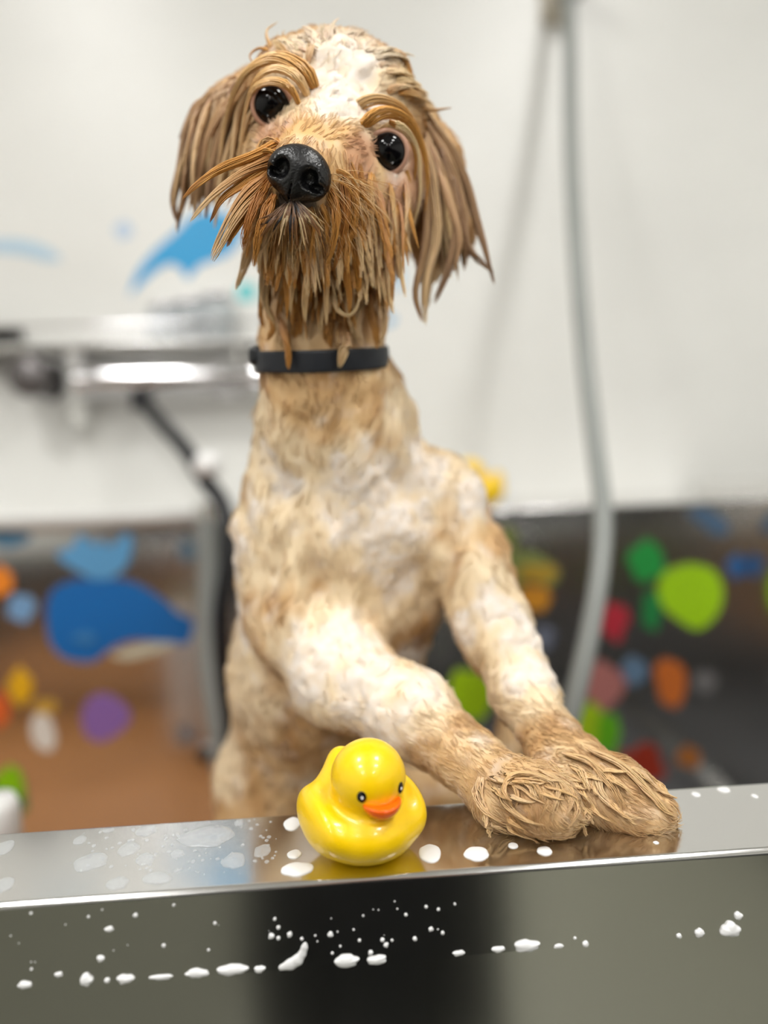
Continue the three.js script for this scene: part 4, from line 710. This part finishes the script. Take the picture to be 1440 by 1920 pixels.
  // the moustache edge that curves down between muzzle and cheek
  for (const [a, r, c] of [[[[622, 270, 0.398], [652, 308, 0.391], [666, 365, 0.391], [662, 430, 0.395], [640, 490, 0.400]], 10, gold], [[[618, 290, 0.392], [642, 335, 0.387], [650, 395, 0.388], [640, 455, 0.392], [625, 510, 0.398]], 10, rust], [[[628, 262, 0.402], [664, 300, 0.396], [680, 360, 0.396], [682, 430, 0.400], [670, 500, 0.405]], 9, gold], [[[612, 345, 0.386], [630, 390, 0.384], [628, 445, 0.387], [612, 500, 0.393]], 9, gold], [[[505, 340, 0.386], [478, 385, 0.382], [462, 430, 0.382], [455, 470, 0.385]], 11, rust], [[[515, 365, 0.384], [495, 410, 0.381], [482, 455, 0.383], [476, 500, 0.388]], 11, gold]]) K(a, r, 18, rust, c, { seg: 14, fray: 0.25 });
  // dark hair round the lips
  for (let i = 0; i < 46; i++) { const a = rr(-1, 1), x = 548 + a * 12, e = 546 + a * 62 + rr(-8, 8), y = 378 + rr(0, 14); K([[x, y, 0.379], [x + (e - x) * 0.5, y + 22, 0.374], [e, y + rr(46, 82) - Math.abs(a) * 16, 0.377]], rr(2, 4), 7, dark, rnd() < 0.5 ? brown : rnd() < 0.5 ? dark : pale, { seg: 8, fray: 0.3 }); }
  // cheek falls on the picture-right side
  for (const [a, r, c] of [[[[692, 345, 0.415], [700, 420, 0.417], [690, 490, 0.42], [655, 545, 0.418], [622, 560, 0.416]], 10, pale], [[[705, 350, 0.418], [712, 430, 0.422], [700, 510, 0.428], [690, 600, 0.432]], 14, gold], [[[725, 360, 0.42], [728, 440, 0.427], [715, 520, 0.433], [705, 610, 0.437]], 14, pale], [[[680, 400, 0.414], [685, 470, 0.42], [675, 540, 0.425], [668, 610, 0.43]], 12, gold], [[[745, 370, 0.425], [740, 450, 0.432], [728, 530, 0.44], [738, 590, 0.44]], 13, ear]]) K(a, r, 18, srgb(198, 146, 104), c, { seg: 14 });
  // eye brow on the picture-right side
  K([[660, 282, 0.414], [688, 228, 0.399], [725, 210, 0.402], [766, 228, 0.410], [792, 275, 0.419], [802, 330, 0.426], [797, 400, 0.432]], 14, 22, gold, gold, { seg: 18 });
  K([[694, 252, 0.412], [745, 234, 0.402], [776, 268, 0.411], [786, 320, 0.42], [786, 380, 0.427], [768, 442, 0.432]], 9, 18, pale, pale, { seg: 18 });
  K([[730, 228, 0.40], [765, 250, 0.407], [780, 295, 0.415], [775, 350, 0.423]], 8, 12, rust, gold); K([[762, 320, 0.416], [768, 375, 0.424], [752, 440, 0.432]], 9, 14, gold, pale);
  // picture-right ear
  K([[800, 212, 0.443], [842, 280, 0.449], [872, 340, 0.450], [893, 410, 0.449], [908, 462, 0.447], [927, 535, 0.447]], 19, 26, ear, earD, { seg: 18 });
  K([[800, 230, 0.442], [845, 315, 0.446], [870, 400, 0.446], [878, 465, 0.446], [926, 512, 0.446]], 19, 24, ear, earD, { seg: 18, tip: 0.1 });
  K([[797, 250, 0.441], [828, 340, 0.443], [852, 430, 0.443], [842, 500, 0.443], [812, 572, 0.442]], 24, 28, ear, earD, { seg: 18, tip: 0.2 });
  K([[798, 262, 0.440], [812, 360, 0.441], [817, 450, 0.441], [798, 530, 0.440], [797, 613, 0.440]], 24, 28, ear, pale, { seg: 18, tip: 0.25 });
  K([[797, 280, 0.440], [802, 380, 0.441], [796, 470, 0.441], [778, 550, 0.440], [792, 604, 0.440]], 18, 24, ear, ear, { seg: 16, tip: 0.2 }); K([[815, 300, 0.439], [845, 390, 0.440], [862, 450, 0.440], [850, 510, 0.440]], 18, 20, ear, ear);
  // crown tufts
  K([[770, 192, 0.435], [800, 206, 0.437], [848, 202, 0.437]], 8, 14, gold, ear); K([[700, 145, 0.430], [720, 116, 0.430], [746, 101, 0.430], [766, 128, 0.432], [776, 185, 0.432]], 18, 22, pale, gold, { seg: 14, tip: 0.3 });
  K([[690, 150, 0.425], [712, 122, 0.425], [738, 112, 0.427], [752, 140, 0.428], [756, 190, 0.427]], 15, 20, pale, pale, { seg: 14, tip: 0.3 });
  K([[655, 222, 0.412], [675, 196, 0.405], [712, 186, 0.405], [758, 204, 0.411], [790, 250, 0.42]], 13, 18, pale, gold, { seg: 14 });
  K([[590, 120, 0.415], [560, 108, 0.418], [525, 112, 0.42], [492, 132, 0.424]], 13, 18, pale, gold, { seg: 12 });
  K([[648, 98, 0.424], [688, 122, 0.422], [722, 112, 0.426], [745, 102, 0.43]], 9, 14, pale, gold, { tip: 0.3 }); K([[590, 85, 0.432], [640, 58, 0.434], [668, 66, 0.434], [672, 92, 0.432]], 10, 14, pale, pale, { tip: 0.3 });
  K([[745, 130, 0.43], [775, 165, 0.434], [790, 205, 0.437], [800, 240, 0.44]], 12, 16, pale, gold);
  K([[522, 102, 0.426], [505, 82, 0.426], [500, 58, 0.426], [522, 40, 0.426]], 5, 10, gold, pale); K([[520, 104, 0.426], [488, 90, 0.426], [468, 104, 0.426], [476, 122, 0.426]], 4, 8, gold, gold); K([[560, 110, 0.42], [530, 100, 0.424], [505, 100, 0.426], [490, 112, 0.426]], 8, 12, pale, gold);
  K([[600, 95, 0.42], [560, 98, 0.422], [520, 108, 0.424], [480, 130, 0.43]], 11, 14, pale, gold);
  H.build('head_hair', dog, 'long wet golden hair locks on head and beard');
}
// paws: matted swirls of hair
{
  const H = new Hair(60000), gold = srgb(224, 182, 124), pale = srgb(234, 200, 148), brown = srgb(212, 166, 106);
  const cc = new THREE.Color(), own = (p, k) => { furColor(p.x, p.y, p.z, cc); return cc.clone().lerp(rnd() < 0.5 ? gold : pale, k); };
  const K = (pts, r, n) => { const g = G3(pts).map(p => onSkin(p, 0.0012)); lock(H, g, pxr(r, 0.38), n + 14, own(g[0], 0.35), own(g[2], 0.35), { seg: 14, flat: 0.4, tip: 0.25, fray: 0.4, var_: 0.09 }); };
  for (let i = 0; i < 60; i++) {                     // smaller curls all over both paws
    const near = i % 2, p = near ? P(rr(890, 1085), rr(1430, 1545), 0.375) : P(rr(1030, 1250), rr(1410, 1530), 0.388); onSkin(p); if (p.y < RIM_Y + 0.004 || p.z < -0.45) continue;
    const n = grad(p), d = V(0.7 + rr(-0.8, 0.8), -0.5 + rr(-0.7, 0.6), 0.4); d.addScaledVector(n, -d.dot(n)).normalize();
    const g = grow(p, d, rr(0.010, 0.020), { gravity: 0.2, wave: 1.6, lift: 0.0004, clear: 0.0006, steps: 8 }); if (g.some(q => q.y < RIM_Y + 0.001)) continue;
    lock(H, g, rr(0.0011, 0.0024), 18, own(p, 0.3), own(p, 0.45), { seg: 9, flat: 0.4, fray: 0.4, var_: 0.1 });
  }
  K([[945, 1470, 0.375], [960, 1450, 0.375], [1010, 1448, 0.372], [1045, 1470, 0.368], [1040, 1510, 0.362], [1030, 1545, 0.36]], 11, 18); K([[940, 1480, 0.375], [955, 1510, 0.37], [985, 1535, 0.365], [1025, 1555, 0.36]], 10, 16); K([[960, 1465, 0.373], [1000, 1470, 0.37], [1020, 1500, 0.366], [1010, 1540, 0.362]], 10, 16);
  K([[905, 1460, 0.385], [900, 1490, 0.38], [915, 1520, 0.375], [945, 1545, 0.37]], 11, 16); K([[1050, 1450, 0.372], [1080, 1480, 0.366], [1090, 1520, 0.362], [1065, 1560, 0.36]], 11, 16); K([[1010, 1440, 0.376], [1060, 1460, 0.37], [1075, 1500, 0.365], [1050, 1550, 0.36]], 9, 14);
  K([[1060, 1420, 0.40], [1110, 1440, 0.393], [1150, 1480, 0.385], [1180, 1530, 0.376]], 11, 16); K([[1100, 1425, 0.40], [1160, 1455, 0.39], [1210, 1490, 0.38], [1255, 1538, 0.372]], 11, 16); K([[1040, 1430, 0.40], [1080, 1470, 0.392], [1110, 1510, 0.383], [1160, 1540, 0.376]], 11, 16); K([[1120, 1450, 0.393], [1130, 1490, 0.386], [1165, 1515, 0.38], [1210, 1535, 0.374]], 9, 14); K([[1180, 1470, 0.385], [1220, 1500, 0.378], [1250, 1525, 0.374], [1278, 1541, 0.372]], 10, 14);
  H.build('paw_hair', dog, 'matted golden hair on the paws');
}

// ------------------------------------------------------------------ the photographer (only mirrored in the steel)
{
  const b = [], x0 = 0.04, z0 = 0.42, j = (x, y, z) => V(x0 + x, y, z0 + z);
  for (const s of [-1, 1]) {
    b.push([j(s * 0.085, 0.86, 0), j(s * 0.085, 0.47, 0.0), 0.088, 0.062], [j(s * 0.085, 0.47, 0), j(s * 0.09, 0.09, 0.03), 0.058, 0.042], [j(s * 0.09, 0.05, 0.03), j(s * 0.1, 0.035, -0.14), 0.045, 0.035]);
    b.push([j(s * 0.16, 1.36, 0.02), j(s * 0.235, 1.12, 0.02), 0.052, 0.042], [j(s * 0.235, 1.12, 0.02), j(s * 0.07, 1.10, -0.32), 0.040, 0.026]);
    b.push([j(s * 0.07, 1.10, -0.32), j(s * 0.055, 1.115, -0.375), 0.026, 0.018]);
    for (let k = 0; k < 4; k++) b.push([j(s * 0.055, 1.105 + k * 0.014, -0.372), j(s * 0.022, 1.10 + k * 0.016, -0.392), 0.0085, 0.0075]);
    b.push([j(s * 0.05, 1.13, -0.36), j(s * 0.015, 1.15, -0.366), 0.009, 0.0075]);
  }
  for (const s of [-1, 1]) b.push([j(s * 0.1, 0.92, -0.05), j(s * 0.135, 0.3, -0.07), 0.075, 0.06]);
  b.push([j(0, 0.9, -0.09), j(0, 0.3, -0.10), 0.075, 0.06]);
  b.push([j(0, 0.9, 0), j(0, 1.1, 0.01), 0.135, 0.12], [j(0, 1.1, 0.01), j(0, 1.32, 0.02), 0.125, 0.12], [j(-0.12, 1.37, 0.02), j(0.12, 1.37, 0.02), 0.062, 0.062], [j(0, 1.40, 0.02), j(0, 1.5, 0.01), 0.052, 0.05], [j(0, 1.60, 0.0), j(0, 1.64, 0.01), 0.078, 0.088], [j(0, 1.54, -0.03), j(0, 1.56, -0.03), 0.05, 0.055], [j(0, 1.585, -0.085), j(0, 1.57, -0.095), 0.012, 0.013]);
  const f = boneField(b, 0.03), g = surfaceNets((x, y, z) => Math.max(f(x, y, z), 0.003 - y), [x0 - 0.34, -0.01, z0 - 0.43], [x0 + 0.34, 1.76, z0 + 0.2], 0.011, 1.3);
  const skin = srgb(200, 150, 120), cloth = srgb(16, 17, 20), hair = srgb(28, 22, 20), shoe = srgb(40, 40, 42);
  paint(g, (x, y, z, c) => { c.copy(cloth); if (y < 0.07) c.copy(shoe); if (y > 1.46) c.copy(skin); if (y > 1.46 && (z > z0 - 0.02 || y > 1.68)) c.copy(hair); if (y < 1.2 && y > 1.05 && z < z0 - 0.27) c.copy(skin); });
  const per = thing('person', 'person in black shirt and trousers holding a phone, mirrored in the steel', 'person'); mesh('person_body', g, std(0xffffff, { vertexColors: true, roughness: 0.85 }), per);
  const ph = thing('phone', 'dark phone held up in both hands by the person', 'phone', camera.position.clone().add(V(0.03, -0.06, 0.014))); mesh('phone_body', box(-0.036, 0.036, -0.075, 0.075, 0, 0.008, 0.004), M.blackPlastic, ph); mesh('phone_screen', box(-0.033, 0.033, -0.071, 0.071, 0.0081, 0.0086), std(srgb(20, 22, 26), { roughness: 0.1 }), ph);
}
renderer.render(scene, camera);
